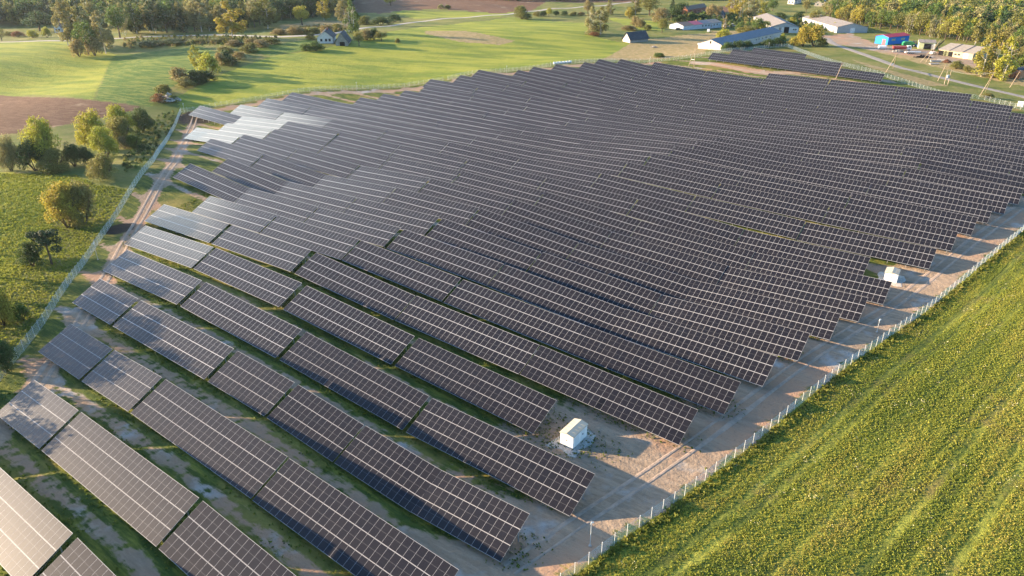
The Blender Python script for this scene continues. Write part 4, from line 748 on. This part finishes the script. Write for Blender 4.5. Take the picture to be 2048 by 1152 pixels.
for a_ in [
 ('bush', 'pale', 23, 341, 264, 50, 'pale grey-green willow bush at left edge of the clump below the brown field', None, NB), ('bush', 'dark', 72, 341, 273, 62, 'dark green bush between the pale willow and the tall yellow-green willow', None, NB), ('bush', 'lime', 93, 334, 229, 74, 'tall yellow-green willow in the middle of the left clump', None, NB),
 ('bush', 'olive', 110, 342, 294, 66, 'low grey-brown bush in front of the tall yellow-green willow', None, NB), ('bush', 'dark', 150, 333, 282, 42, 'rounded dark bush right of the tall yellow-green willow', None, NB), ('bush', 'dark', 178, 331, 290, 34, 'low dark bush between the two willow groups', None, NB),
 ('bush', 'lime', 192, 298, 212, 62, 'broad yellow-green willow at the edge of the brown field', None, NB), ('bush', 'olive', 247, 287, 222, 60, 'brown-olive bush behind the bright yellow willow', None, NB), ('bush', 'lime', 245, 268, 204, 52, 'yellow-green round tree farthest back in the left clump', None, NB), ('bush', 'lime', 214, 314, 246, 54, 'bright yellow willow above the round bush', None, NB),
 ('bush', 'tan', 250, 297, 271, 32, 'small tan bush right of the bright yellow willow', None, NB), ('bush', 'olive', 210, 357, 301, 64, 'perfectly round olive bush standing alone by the fence', None, NB), ('bush', 'dark', 286, 262, 212, 46, 'dark green bush nearest the fence corner', None, NB), ('bush', 'green', 268, 296, 262, 40, 'low green thicket right of the brown-olive bush', None, NB),
 ('bush', 'yellow', 137, 455, 356, 74, 'tall golden bush with pale left side beside the dark pine', None, NB), ('bush', 'olive', 170, 448, 352, 70, 'green right-hand half of the big golden thicket by the fence', None, NB), ('pine', 'conifer', 104, 530, 455, 52, 'dark crooked pine tree below the golden bush', None, 3600), ('bush', 'dark', 66, 532, 482, 46, 'dark spreading juniper at the foot of the pine', None, NB),
 ('bush', 'yellow', 8, 652, 545, 56, 'yellow autumn bush cut by the left picture edge', None, NB), ('bush', 'dark', 12, 745, 672, 60, 'dark thicket at left edge beside the fence', None, NB), ('bush', 'green', 46, 640, 604, 40, 'low green bush right of the yellow edge bush', None, NB),
 ('birch', 'lime', 395, 140, 90, 22, 'slim yellow-green birch in the bushy hollow'), ('bush', 'lime', 420, 151, 102, 48, 'broad light green willow next to the slim hollow birch'), ('bush', 'tan', 359, 165, 132, 46, 'brown rounded bush left of the hollow willow'), ('bush', 'dark', 396, 165, 137, 44, 'dark bush under the hollow willow'), ('bush', 'dark', 415, 163, 140, 36, 'dark bush right of and below the hollow willow'),
 ('bush', 'olive', 371, 175, 152, 42, 'olive dome bush in front of the brown rounded bush'), ('bush', 'dark', 398, 168, 154, 34, 'low dark bush right of the olive dome bush'), ('bush', 'olive', 328, 187, 165, 38, 'olive dome bush above the boulder heap'), ('bush', 'rust', 318, 205, 186, 30, 'rusty low bush left of the boulder heap'), ('bush', 'green', 345, 203, 188, 26, 'low green bush right of the boulder heap'),
 ('bush', 'olive', 452, 110, 88, 44, 'dark olive bush beyond the hollow willow'), ('bush', 'dark', 462, 131, 110, 34, 'dark bush in the upper hollow beside the brown dome'), ('bush', 'tan', 479, 119, 101, 30, 'brown dome bush in the upper hollow'), ('bush', 'tan', 441, 130, 104, 26, 'tan bush between the willow and the dark upper bush'), ('bush', 'dark', 450, 124, 98, 30, 'dark bush at the centre of the upper hollow'),
 ('bush', 'olive', 500, 103, 84, 44, 'olive scrub at the upper end of the hollow'), ('bush', 'tan', 522, 95, 78, 40, 'tan reed scrub at the upper end of the hollow'), ('bush', 'olive', 545, 88, 73, 36, 'olive scrub nearest the gravel lane'), ('bush', 'tan', 505, 90, 74, 34, 'tan scrub bordering the gravel lane below the big birch'), ('bush', 'olive', 440, 84, 73, 60, 'long olive scrub below the lane'), ('bush', 'olive', 400, 86, 75, 50, 'olive scrub below the lane, left of the big birch'), ('bush', 'dark', 350, 88, 76, 60, 'dark scrub bank below the lane, centre'), ('bush', 'dark', 300, 92, 79, 60, 'dark scrub bank beside the tall left clump'), ('bush', 'tan', 470, 92, 78, 40, 'tan scrub under the big birch'),
 ('birch', 'pale', 137, 93, 1, 30, 'tall pale birch at the left edge of the tall clump'), ('birch', 'olive', 151, 92, 3, 30, 'tall olive birch second from left in the tall clump'), ('broad', 'green', 178, 110, 36, 48, 'round green tree at the front of the tall clump'), ('bush', 'tan', 159, 113, 72, 32, 'brown bush at the left foot of the tall clump'), ('birch', 'pale', 212, 107, 20, 36, 'pale drooping birch at the right front of the tall clump'), ('birch', 'pale', 198, 98, -12, 36, 'highest pale birch of the tall clump'), ('bush', 'tan', 190, 111, 66, 34, 'brown bush at the foot of the pale drooping birch'), ('broad', 'green', 240, 76, 4, 46, 'dark green tree right of the tall clump'), ('spruce', 'conifer', 172, 90, 6, 26, 'dark spruce inside the tall clump'),
 ('broad', 'dark', 80, 62, 17, 62, 'big round dark tree beside the small white cottage'), ('bush', 'rust', 36, 74, 61, 26, 'rust-coloured bush by the gravel lane at left'), ('broad', 'olive', 4, 82, 54, 26, 'olive tree at the left picture edge by the lane'), ('bush', 'lime', 66, 76, 58, 24, 'light bush in front of the big round dark tree'), ('bush', 'lime', 95, 75, 52, 20, 'narrow light bush left of the small cottage'), ('bush', 'olive', 20, 72, 62, 26, 'olive bush by the lane near the rust bush'),
 ('birch', 'yellow', 466, 77, 1, 44, 'big pale-yellow birch with white stems beside the gravel lane'), ('birch', 'pale', 404, 64, -4, 40, 'tall thin birch with bare white trunk left of the big birch'), ('birch', 'olive', 536, 58, -14, 46, 'spreading olive tree with a dark trunk right of the brown gap'), ('broad', 'lime', 605, 50, 6, 38, 'round yellow-green tree standing before the dark wood'), ('birch', 'yellow', 648, 42, -12, 24, 'slender yellow birch right of the round yellow-green tree'), ('birch', 'pale', 690, 52, -8, 28, 'pale birch beside the dark poplar at the lane'), ('poplar', 'green', 705, 66, 0, 34, 'dark green tall poplar at the lane before the brown field'), ('birch', 'pale', 312, 66, 0, 40, 'dense tree with a slanted white trunk at the wood edge'),
 ('bush', 'tan', 560, 69, 56, 40, 'tan scrub on the bank above the lane, left part'), ('bush', 'tan', 590, 68, 50, 44, 'tan scrub on the bank above the lane, middle part'), ('bush', 'olive', 625, 67, 52, 40, 'olive scrub on the bank above the lane'), ('bush', 'tan', 655, 63, 48, 36, 'tan scrub on the bank near the white-walled house'), ('bush', 'olive', 676, 60, 46, 32, 'olive scrub above the white-walled house'),
 ('bush', 'green', 612, 101, 84, 30, 'green bush left of the white-walled house, nearest the hollow'), ('bush', 'green', 632, 101, 81, 36, 'green bush in front of the white-walled house'), ('bush', 'olive', 622, 78, 64, 26, 'olive bush behind the white-walled house'), ('broad', 'olive', 718, 92, 58, 26, 'olive garden tree right of the dark plank barn'), ('bush', 'tan', 734, 80, 56, 30, 'tan garden bush between the garden trees'), ('bush', 'dark', 748, 79, 54, 26, 'dark garden bush beside the tan one'), ('broad', 'olive', 763, 82, 60, 26, 'separate olive apple tree at the garden end'), ('bush', 'olive', 796, 86, 75, 12, 'lone small shrub on the meadow right of the garden'),
 ('bush', 'olive', 730, 50, 30, 46, 'olive thicket between the lane and brown field, left end'), ('bush', 'dark', 762, 51, 32, 46, 'dark thicket between the lane and brown field, middle'), ('bush', 'dark', 790, 44, 28, 30, 'dark thicket between the lane and brown field, right end'), ('broad', 'lime', 781, 11, -14, 30, 'light tree at the top edge on the brown field'), ('bush', 'pale', 882, 18, 7, 16, 'pale bush on the far green strip'), ('bush', 'olive', 896, 18, 8, 14, 'olive bush beside the pale one on the far strip'),
 ('bush', 'olive', 1044, 38, 8, 42, 'big round olive tree on the hill crest by the lane'), ('broad', 'lime', 1098, 33, 14, 15, 'small light tree in the hedge on the hill crest'), ('bush', 'olive', 1074, 32, 21, 18, 'first olive hedge bush right of the big crest tree'), ('bush', 'dark', 1087, 32, 20, 16, 'dark hedge bush left of the small light tree'), ('bush', 'dark', 1112, 31, 20, 16, 'dark hedge bush right of the small light tree'), ('bush', 'dark', 1129, 31, 21, 16, 'dark hedge bush in the middle of the crest hedge'), ('bush', 'olive', 1147, 31, 22, 18, 'olive hedge bush near the poplar pair'), ('bush', 'tan', 1162, 31, 23, 18, 'tan hedge bush left of the tan tree'), ('broad', 'tan', 1176, 30, -3, 22, 'tan autumn tree behind the poplar pair'), ('poplar', 'olive', 1221, 29, -4, 18, 'narrow olive poplar beyond the poplar pair'),
 ('poplar', 'pale', 1183, 69, 12, 28, 'pale left poplar of the pair on the meadow'), ('poplar', 'olive', 1202, 68, 13, 30, 'darker right poplar of the pair on the meadow'), ('bush', 'rust', 1189, 72, 63, 24, 'rusty undergrowth at the foot of the poplar pair'),
 ('bush', 'yellow', 1259, 37, 14, 20, 'golden bush above the plank hut'), ('poplar', 'olive', 1271, 29, -9, 26, 'tall olive poplar behind the golden bush'), ('broad', 'olive', 1299, 31, -8, 40, 'tall olive tree left of the dark village trees'), ('bush', 'tan', 1321, 45, 14, 46, 'large tan dome-shaped tree above the plank hut'), ('bush', 'tan', 1269, 53, 30, 24, 'tan shrub between the hut and the golden bush'), ('bush', 'tan', 1281, 55, 36, 24, 'tan shrub right of its twin above the hut'), ('bush', 'olive', 1296, 60, 47, 18, 'olive shrub right of the tan twins'), ('broad', 'olive', 1324, 66, 34, 24, 'slim olive tree left of the long low house'), ('spruce', 'conifer', 1343, 37, -2, 26, 'dark spruce at the left of the village'), ('broad', 'dark', 1357, 42, 0, 40, 'dark broad tree left of the brick ruin'), ('bush', 'dark', 1362, 45, 28, 22, 'dark bush before the brick ruin'), ('bush', 'green', 1388, 42, 26, 32, 'green garden bushes behind the long low house'), ('bush', 'dark', 1404, 42, 28, 28, 'dark garden bush behind the long low house'), ('bush', 'tan', 1258, 60, 50, 40, 'tan dry scrub just above the hut roof'),
 ('broad', 'tan', 1421, 40, 4, 26, 'tan tree in front of the dark gabled shed'), ('broad', 'tan', 1434, 39, 7, 20, 'second, thinner tan tree by the dark gabled shed'), ('poplar', 'yellow', 1465, 30, -13, 28, 'leftmost tall yellow poplar at the top of the village'), ('poplar', 'yellow', 1480, 35, -9, 26, 'yellow poplar second from left at the top of the village'), ('poplar', 'pale', 1502, 35, -11, 28, 'pale poplar above the gabled barn'), ('poplar', 'lime', 1522, 32, -11, 28, 'light green poplar right of the pale poplar'), ('broad', 'green', 1512, 67, 33, 26, 'dark green tree before the white gabled barn'), ('broad', 'lime', 1529, 67, 38, 28, 'bright yellow tree before the white gabled barn'), ('bush', 'olive', 1492, 67, 50, 44, 'olive scrub left of the trees before the white barn'), ('poplar', 'tan', 1449, 60, 30, 10, 'slim reddish tree at the end of the long low house'), ('bush', 'lime', 1446, 79, 56, 34, 'round yellow-green bush behind the low brick barn'),
 ('broad', 'olive', 1631, 50, 17, 30, 'olive tree against the long barn roof'), ('bush', 'lime', 1669, 60, 43, 14, 'small light bush by the long barn corner'), ('bush', 'yellow', 1605, 92, 47, 34, 'golden willow left of its broader twin by the road'), ('bush', 'yellow', 1627, 93, 47, 42, 'broad golden willow at the road bend'), ('bush', 'yellow', 1589, 90, 69, 32, 'orange-gold low bush left of the golden willows'), ('bush', 'olive', 1644, 93, 74, 26, 'olive bush right of the golden willows'),
 ('bush', 'green', 1454, 102, 82, 26, 'first green bush before the low brick barn, nearest its gable'), ('bush', 'dark', 1474, 100, 79, 32, 'dark bush before the low brick barn, second from gable'), ('bush', 'dark', 1494, 97, 80, 28, 'dark bush before the low brick barn, third from gable'), ('bush', 'dark', 1534, 95, 76, 34, 'dark bush before the low brick barn, right of its windows'), ('bush', 'dark', 1555, 92, 73, 30, 'dark bush at the far end of the low brick barn'), ('bush', 'lime', 1564, 83, 66, 14, 'small yellow-green bush at the low brick barn end'),
 ('broad', 'dark', 1584, 49, 30, 26, 'dark tree between the two big barns'), ('bush', 'lime', 1585, 50, 33, 22, 'light bush between the two big barns'), ('broad', 'dark', 1560, 44, 22, 26, 'dark tree behind the white gabled barn'), ('broad', 'green', 1545, 22, -2, 24, 'green tree at the top left of the white house'), ('broad', 'olive', 1612, 26, -2, 18, 'olive tree at the left end of the long barn'), ('broad', 'dark', 1598, 40, 20, 22, 'dark tree left of the long barn'),
 ('poplar', 'yellow', 1963, 152, 66, 34, 'leftmost of the yellow birches by the road at right'), ('poplar', 'yellow', 1980, 153, 70, 34, 'middle of the yellow birches by the road at right'), ('poplar', 'lime', 2003, 158, 74, 44, 'greener, broadest of the birches by the road at right'), ('broad', 'olive', 2022, 134, 66, 44, 'olive tree behind the road birches'), ('bush', 'green', 2042, 138, 108, 36, 'green bush behind the orange brick shed'), ('bush', 'green', 2030, 128, 100, 30, 'green bush right of the road birches'), ('bush', 'olive', 1912, 137, 120, 30, 'olive weed thicket left of the road birches'), ('bush', 'olive', 1935, 145, 130, 24, 'low olive thicket at the foot of the road birches'), ('bush', 'green', 1318, 114, 104, 26, 'green bramble bush behind the fence left of A-shaped pole'), ('bush', 'olive', 1975, 196, 184, 26, 'olive bush at the foot of the leaning A-shaped pole')]:
    tree(*a_)
# trees standing outside the picture on the left, whose shadows reach the first tables
for kind, col, x_, y_, h in [('broad', 'green', -98, 109, 13), ('broad', 'lime', -99, 99, 12), ('broad', 'green', -108, 125, 14), ('broad', 'olive', -113, 116, 16), ('broad', 'green', -117, 143, 14), ('broad', 'olive', -100, 90, 13), ('broad', 'green', -112, 132, 13), ('broad', 'green', -126, 158, 14)]:
    _tn[0] += 1; tm_, cm = get_tree(kind, col, _tn[0] % 3, 2200); t = empty('broadleaf_tree', (x_, y_, h1(x_, y_)), _tn[0], f'{col} tree in the row left of the picture edge, {ORD[_tn[0] % 9 + 1]} of the screen', 'tree', 'trees left of the fence'); t.scale = (h * .9, h * .9, h); inst('trunk', tm_, t); inst('crown', cm, t)
# wood edges: separate trees in the front ranks, the mass behind them as one wood
def wood_rank(pts, rows, cols, hrange, lab, group, seed, step, kinds):
    """pts: front edge in the photograph; returns world points of ranks going away from it"""
    rr = random.Random(seed); P = resample(poly(pts), step); n = 0
    for r_ in range(rows):
        for q, p in enumerate(P):
            d = np.array(p) / np.linalg.norm(p); w_ = p + d * (r_ * step * 1.05 + rr.uniform(-2, 2)) + np.array([rr.uniform(-2.5, 2.5), 0]); n += 1
            kind = rr.choice(kinds); col = 'conifer' if kind == 'spruce' else rr.choice(cols); hh = rr.uniform(*hrange) * (1.1 if kind == 'spruce' else 1); tm_, cm = get_tree(kind, col, n % 3, 1300)
            t = empty(TREE_N[kind], (w_[0], w_[1], h1(w_[0], w_[1]) - .1), rr.uniform(0, 6.28), f"{ {'conifer': 'dark evergreen', 'lime': 'yellow-green', 'tan': 'tan autumn', 'pale': 'pale olive'}.get(col, col) } {TREE_N[kind].replace('_tree', '')} {ORD[q + 1] if q + 1 < len(ORD) else 'last'} from left, {ORD[r_ + 1]} rank of {lab}", 'tree', group)
            ws = hh * rr.uniform(.85, 1.25) * (1.25 if kind in ('birch', 'poplar') else .8); t.scale = (ws, ws, hh); inst('trunk', tm_, t); inst('crown', cm, t)
wood_rank([(250, 71), (330, 66), (400, 63), (470, 60), (535, 52)], 3, ['green', 'dark', 'olive', 'pale'], (17, 24), 'the left wood', 'trees at the edge of the left wood', 3, 9.5, ['broad', 'birch', 'birch', 'spruce', 'broad'])
wood_rank([(560, 40), (620, 36), (690, 30)], 2, ['green', 'dark', 'olive', 'dark'], (16, 22), 'the middle wood', 'trees at the edge of the middle wood', 5, 9.5, ['broad', 'birch', 'spruce', 'broad'])
wood_rank([(1655, 34), (1700, 47), (1745, 56), (1800, 63), (1860, 74), (1920, 84), (1975, 92), (2060, 108)], 5, ['olive', 'olive', 'lime', 'green', 'olive', 'yellow', 'green', 'pale'], (11, 17), 'right wood', 'trees at the edge of the right wood', 8, 8.6, ['broad', 'broad', 'birch', 'poplar', 'broad'])
def wood_mass(name, P, gap, hr, cols, seed, kinds, n=420):
    rr = random.Random(seed); P = np.asarray(P); x0, y0 = P.min(0); x1, y1 = P.max(0); acc = {c: ([], [], 0) for c in cols}; vs = {c: [] for c in cols}; fs = {c: [] for c in cols}; cnt = {c: 0 for c in cols}
    X, Y = np.meshgrid(np.arange(x0, x1, gap), np.arange(y0, y1, gap)); X = X.ravel(); Y = Y.ravel(); X = X + np.array([rr.uniform(-.4, .4) * gap for _ in X]); Y = Y + np.array([rr.uniform(-.4, .4) * gap for _ in Y]); m = inpoly(P, X, Y); X, Y = X[m], Y[m]; Z = H(X, Y)
    base = {}
    for kind in set(kinds):
        for v_ in range(2):
            me = get_tree(kind, cols[0], v_, n)[1]; co = np.empty(len(me.vertices) * 3); me.vertices.foreach_get('co', co); base[(kind, v_)] = co.reshape(-1, 3)
    for xx, yy, zz in zip(X, Y, Z):
        kind = rr.choice(kinds); c = rr.choice(cols); B = base[(kind, rr.randint(0, 1))]; a_ = rr.uniform(0, 6.28); hh = rr.uniform(*hr); ws = hh * rr.uniform(.85, 1.3); ca, sa = math.cos(a_), math.sin(a_)
        V_ = np.stack([xx + ws * (B[:, 0] * ca - B[:, 1] * sa), yy + ws * (B[:, 0] * sa + B[:, 1] * ca), zz + hh * B[:, 2]], 1); fs[c].append(np.arange(len(V_)).reshape(-1, 4) + cnt[c]); cnt[c] += len(V_); vs[c].append(V_)
    VV = []; FF = []; MI = []; off = 0; mats = [LM[c] for c in cols]
    for q, c in enumerate(cols):
        if not vs[c]: continue
        v_ = np.concatenate(vs[c]); f_ = np.concatenate(fs[c]) + off; off += len(v_); VV.append(v_); FF.append(f_); MI.append(np.full(len(f_), q))
    me = npmesh(name, np.concatenate(VV), np.concatenate(FF), mats); me.polygons.foreach_set('material_index', np.concatenate(MI).astype(np.int32)); o = link(bpy.data.objects.new(name, me)); tag(o, kind='stuff'); return o
tag(wood_mass('wood', poly([(-160, 53), (150, 50), (230, 62), (540, 44), (640, 30), (700, 22), (690, -20), (590, -60), (-200, -75)]), 7.6, (15, 22), ['dark', 'green', 'conifer', 'olive'], 11, ['broad', 'spruce', 'birch', 'broad']), 'dark hazy mixed wood filling the top left corner', 'wood')
tag(wood_mass('wood', poly([(1640, 14), (1720, 30), (1800, 40), (1900, 52), (2120, 78), (2250, 20), (2150, -90), (1640, -60)]), 8.5, (11, 17), ['olive', 'green', 'lime', 'dark', 'pale'], 12, ['broad', 'broad', 'birch']), 'yellow and green autumn wood filling the top right corner', 'wood')
tag(wood_mass('wood', poly([(1020, 2), (1300, -2), (1440, 2), (1640, -2), (1640, -40), (900, -50), (920, 0)]), 10, (10, 16), ['dark', 'green', 'olive'], 13, ['broad', 'spruce']), 'dark far tree belt along the top edge beyond the brown field', 'tree belt')
tag(wood_mass('scrub', poly([(560, 62), (640, 52), (700, 56), (690, 64), (600, 70), (560, 70)]), 4.0, (1.2, 2.6), ['olive', 'tan'], 14, ['bush'], 160), 'tan and olive scrub covering the bank above the gravel lane', 'scrub')
tag(wood_mass('scrub', poly([(250, 80), (350, 75), (500, 76), (560, 77), (530, 92), (420, 92), (300, 95), (245, 100)]), 4.2, (1.2, 3.0), ['olive', 'dark', 'tan'], 15, ['bush'], 160), 'dark olive scrub covering the slope below the gravel lane', 'scrub')
tag(wood_mass('scrub', poly([(1345, 30), (1470, 34), (1560, 52), (1600, 40), (1660, 62), (1640, 72), (1560, 62), (1470, 62), (1450, 48), (1345, 46)]), 6.0, (2, 5), ['dark', 'olive', 'green'], 16, ['bush'], 200), 'dark garden scrub filling the gaps between the village buildings', 'scrub')
tag(wood_mass('scrub', poly([(262, 300), (275, 240), (345, 222), (355, 232), (335, 275), (300, 325), (262, 350), (240, 340)]), 2.6, (.7, 1.9), ['dark', 'green', 'olive'], 17, ['bush'], 200), 'low dark green thicket along the outside of the left fence', 'scrub')

# ------------------------------------------------------------------ grass and weeds
def tuft_mat(name, cols, streaks=False):
    k = N(name); ge = k.n('ShaderNodeNewGeometry'); rp = k.n('ShaderNodeValToRGB'); el = rp.color_ramp.elements
    while len(el) < len(cols): el.new(.5)
    for q, c in enumerate(cols): el[q].position = q / (len(cols) - 1); el[q].color = (*c, 1)
    nz = k.noise(k.rot(k.pos(), -fa, (0.012, 0.22, 1)), 1.0, 3, .55) if streaks else k.noise(k.pos(), .10, 4, .65); k.set(rp.inputs[0], k.math('ADD', k.math('MULTIPLY', ge.outputs['Random Per Island'], .5), k.maprange(nz, .32, .68, 0, .5))); k.col(rp.outputs[0], .7, .2)
    tr = k.n('ShaderNodeBsdfTranslucent'); k.set(tr.inputs[0], rp.outputs[0]); mx = k.n('ShaderNodeMixShader'); mx.inputs[0].default_value = .4; k.t.links.new(k.p.outputs[0], mx.inputs[1]); k.t.links.new(tr.outputs[0], mx.inputs[2]); k.t.links.new(mx.outputs[0], k.out.inputs[0]); return k.m
def tufts(name, X, Y, hlo, hhi, mat, lab, cat, rng, width=1.0, lie=.5):
    """three broad, randomly tilted leaves per plant, near the ground"""
    n = len(X); Z = H(X, Y); h = rng.uniform(hlo, hhi, n); V = []; base = np.stack([X, Y, Z], 1)
    for q in range(3):
        nr = rng.normal(size=(n, 3)); nr[:, 2] = np.abs(nr[:, 2]) * .6 + .15; nr /= np.linalg.norm(nr, axis=1)[:, None]; t = np.cross(nr, rng.normal(size=(n, 3))); t /= np.linalg.norm(t, axis=1)[:, None]; bt = np.cross(nr, t)
        w = (h * rng.uniform(.35, .75, n) * width)[:, None]; c = base + np.stack([rng.normal(0, .35, n) * h, rng.normal(0, .35, n) * h, h * rng.uniform(.15, .8, n)], 1)
        V.append(np.stack([c - t * w, c - bt * w * .6, c + t * w, c + bt * w * .6], 1))
    V = np.concatenate(V).reshape(-1, 3); return tag(link(bpy.data.objects.new(name, npmesh(name, V, np.arange(len(V)).reshape(-1, 4), mat))), lab, cat, kind='stuff')
def scatter(P, n, rng, keep=None):
    P = np.asarray(P); lo, hi = P.min(0), P.max(0); X = rng.uniform(lo[0], hi[0], n); Y = rng.uniform(lo[1], hi[1], n); m = inpoly(P, X, Y)
    if keep is not None: m &= keep(X, Y)
    return X[m], Y[m]
rg = np.random.default_rng(21)
vis_field = poly([(1095, 1200), (1290, 1050), (1500, 897), (1683, 745), (1845, 632), (1985, 515), (2060, 450), (2120, 440), (2120, 1220)])
def streak(X, Y):
    c, s_ = math.cos(fa), math.sin(fa); v = -X * s_ + Y * c; w_ = X * c + Y * s_; return (np.sin(v * 2.6 + .4 * np.sin(w_ * .05)) + .9 * np.sin(v * .83 + 1 + .3 * np.sin(w_ * .03)) + .5 * np.sin(v * .31) + rg.normal(0, .55, len(X))) > -1.0
X, Y = scatter(vis_field, 560000, rg, streak)
tufts('weed_plants', X, Y, .06, .21, tuft_mat('weed_leaf', [(.12, .16, .025), (.20, .25, .035), (.31, .32, .05), (.37, .34, .06), (.29, .22, .08)], True), 'rough weedy grass streaked in rows over the right field', 'weeds', rg)
cl = np.column_stack(scatter(vis_field, 330, rg)); X = (cl[:, :1] + rg.normal(0, .9, (len(cl), 7))).ravel(); Y = (cl[:, 1:] + rg.normal(0, .6, (len(cl), 7))).ravel()
tufts('flower_heads', X, Y, .22, .42, plain('flower_white', (.46, .43, .26), .8, .1), 'pale dry flower heads scattered over the right field', 'flowers', rg, .45)
ring = resample(F_FIELD, .5); Xr = np.concatenate([ring[:, 0] + rg.normal(0, .5, len(ring)) + .5 for _ in range(5)]); Yr = np.concatenate([ring[:, 1] + rg.normal(0, .5, len(ring)) - .5 for _ in range(5)])
tufts('weed_plants', Xr, Yr, .2, .6, tuft_mat('verge_leaf', [(.10, .13, .02), (.19, .20, .035), (.25, .21, .06)]), 'tall grass growing along the foot of the right fence', 'grass', rg)
near_sol = poly([(-80, 800), (60, 730), (250, 470), (420, 380), (900, 380), (1700, 640), (1350, 1010), (1180, 1130), (1090, 1230), (-80, 1230)])
def rowgrass(X, Y):
    u_ = X * UX + Y * UY; j_ = np.clip(np.searchsorted(uk, u_), 1, len(uk) - 1); p_ = (u_ - uk[j_ - 1]) / (uk[j_] - uk[j_ - 1]); f = pdist(F_FIELD, X, Y); l_ = pdist(F_LEFT, X, Y)
    return (np.exp(-((p_ - .80) / .16) ** 2) + np.clip(1.2 - f / 14, 0, 1) + np.clip(1.2 - l_ / 9, 0, 1) + .35 * np.sin(X * .21 + 2 * np.sin(Y * .13)) * np.sin(Y * .17) < rg.uniform(.2, .75, len(X)))
X, Y = scatter(near_sol, 110000, rg, rowgrass)
tufts('row_grass', X, Y, .08, .30, tuft_mat('row_grass_leaf', [(.06, .09, .016), (.10, .14, .02), (.18, .20, .03)]), 'short green grass growing under and between the nearer tables', 'grass', rg, 1.2)
X, Y = scatter(poly([(-60, 345), (150, 350), (190, 370), (260, 380), (200, 470), (90, 640), (0, 755), (-60, 800)]), 90000, rg)
tufts('meadow_grass', X, Y, .10, .40, tuft_mat('meadow_leaf', [(.14, .18, .025), (.21, .24, .035), (.27, .26, .05)]), 'bright uneven grass on the near left meadow', 'grass', rg)

# ------------------------------------------------------------------ haze
b = MB(); b.box((0, 1000, 24), (2600, 2600, 120)); hz = N('haze'); vol = hz.n('ShaderNodeVolumePrincipled'); vol.inputs['Color'].default_value = (.80, .92, 1, 1); vol.inputs['Density'].default_value = 0.000038; vol.inputs['Anisotropy'].default_value = .6
hz.t.links.new(vol.outputs[0], hz.out.inputs['Volume']); hz.t.links.remove(hz.out.inputs['Surface'].links[0]); tag(b.build('haze', hz.m), kind='stuff')
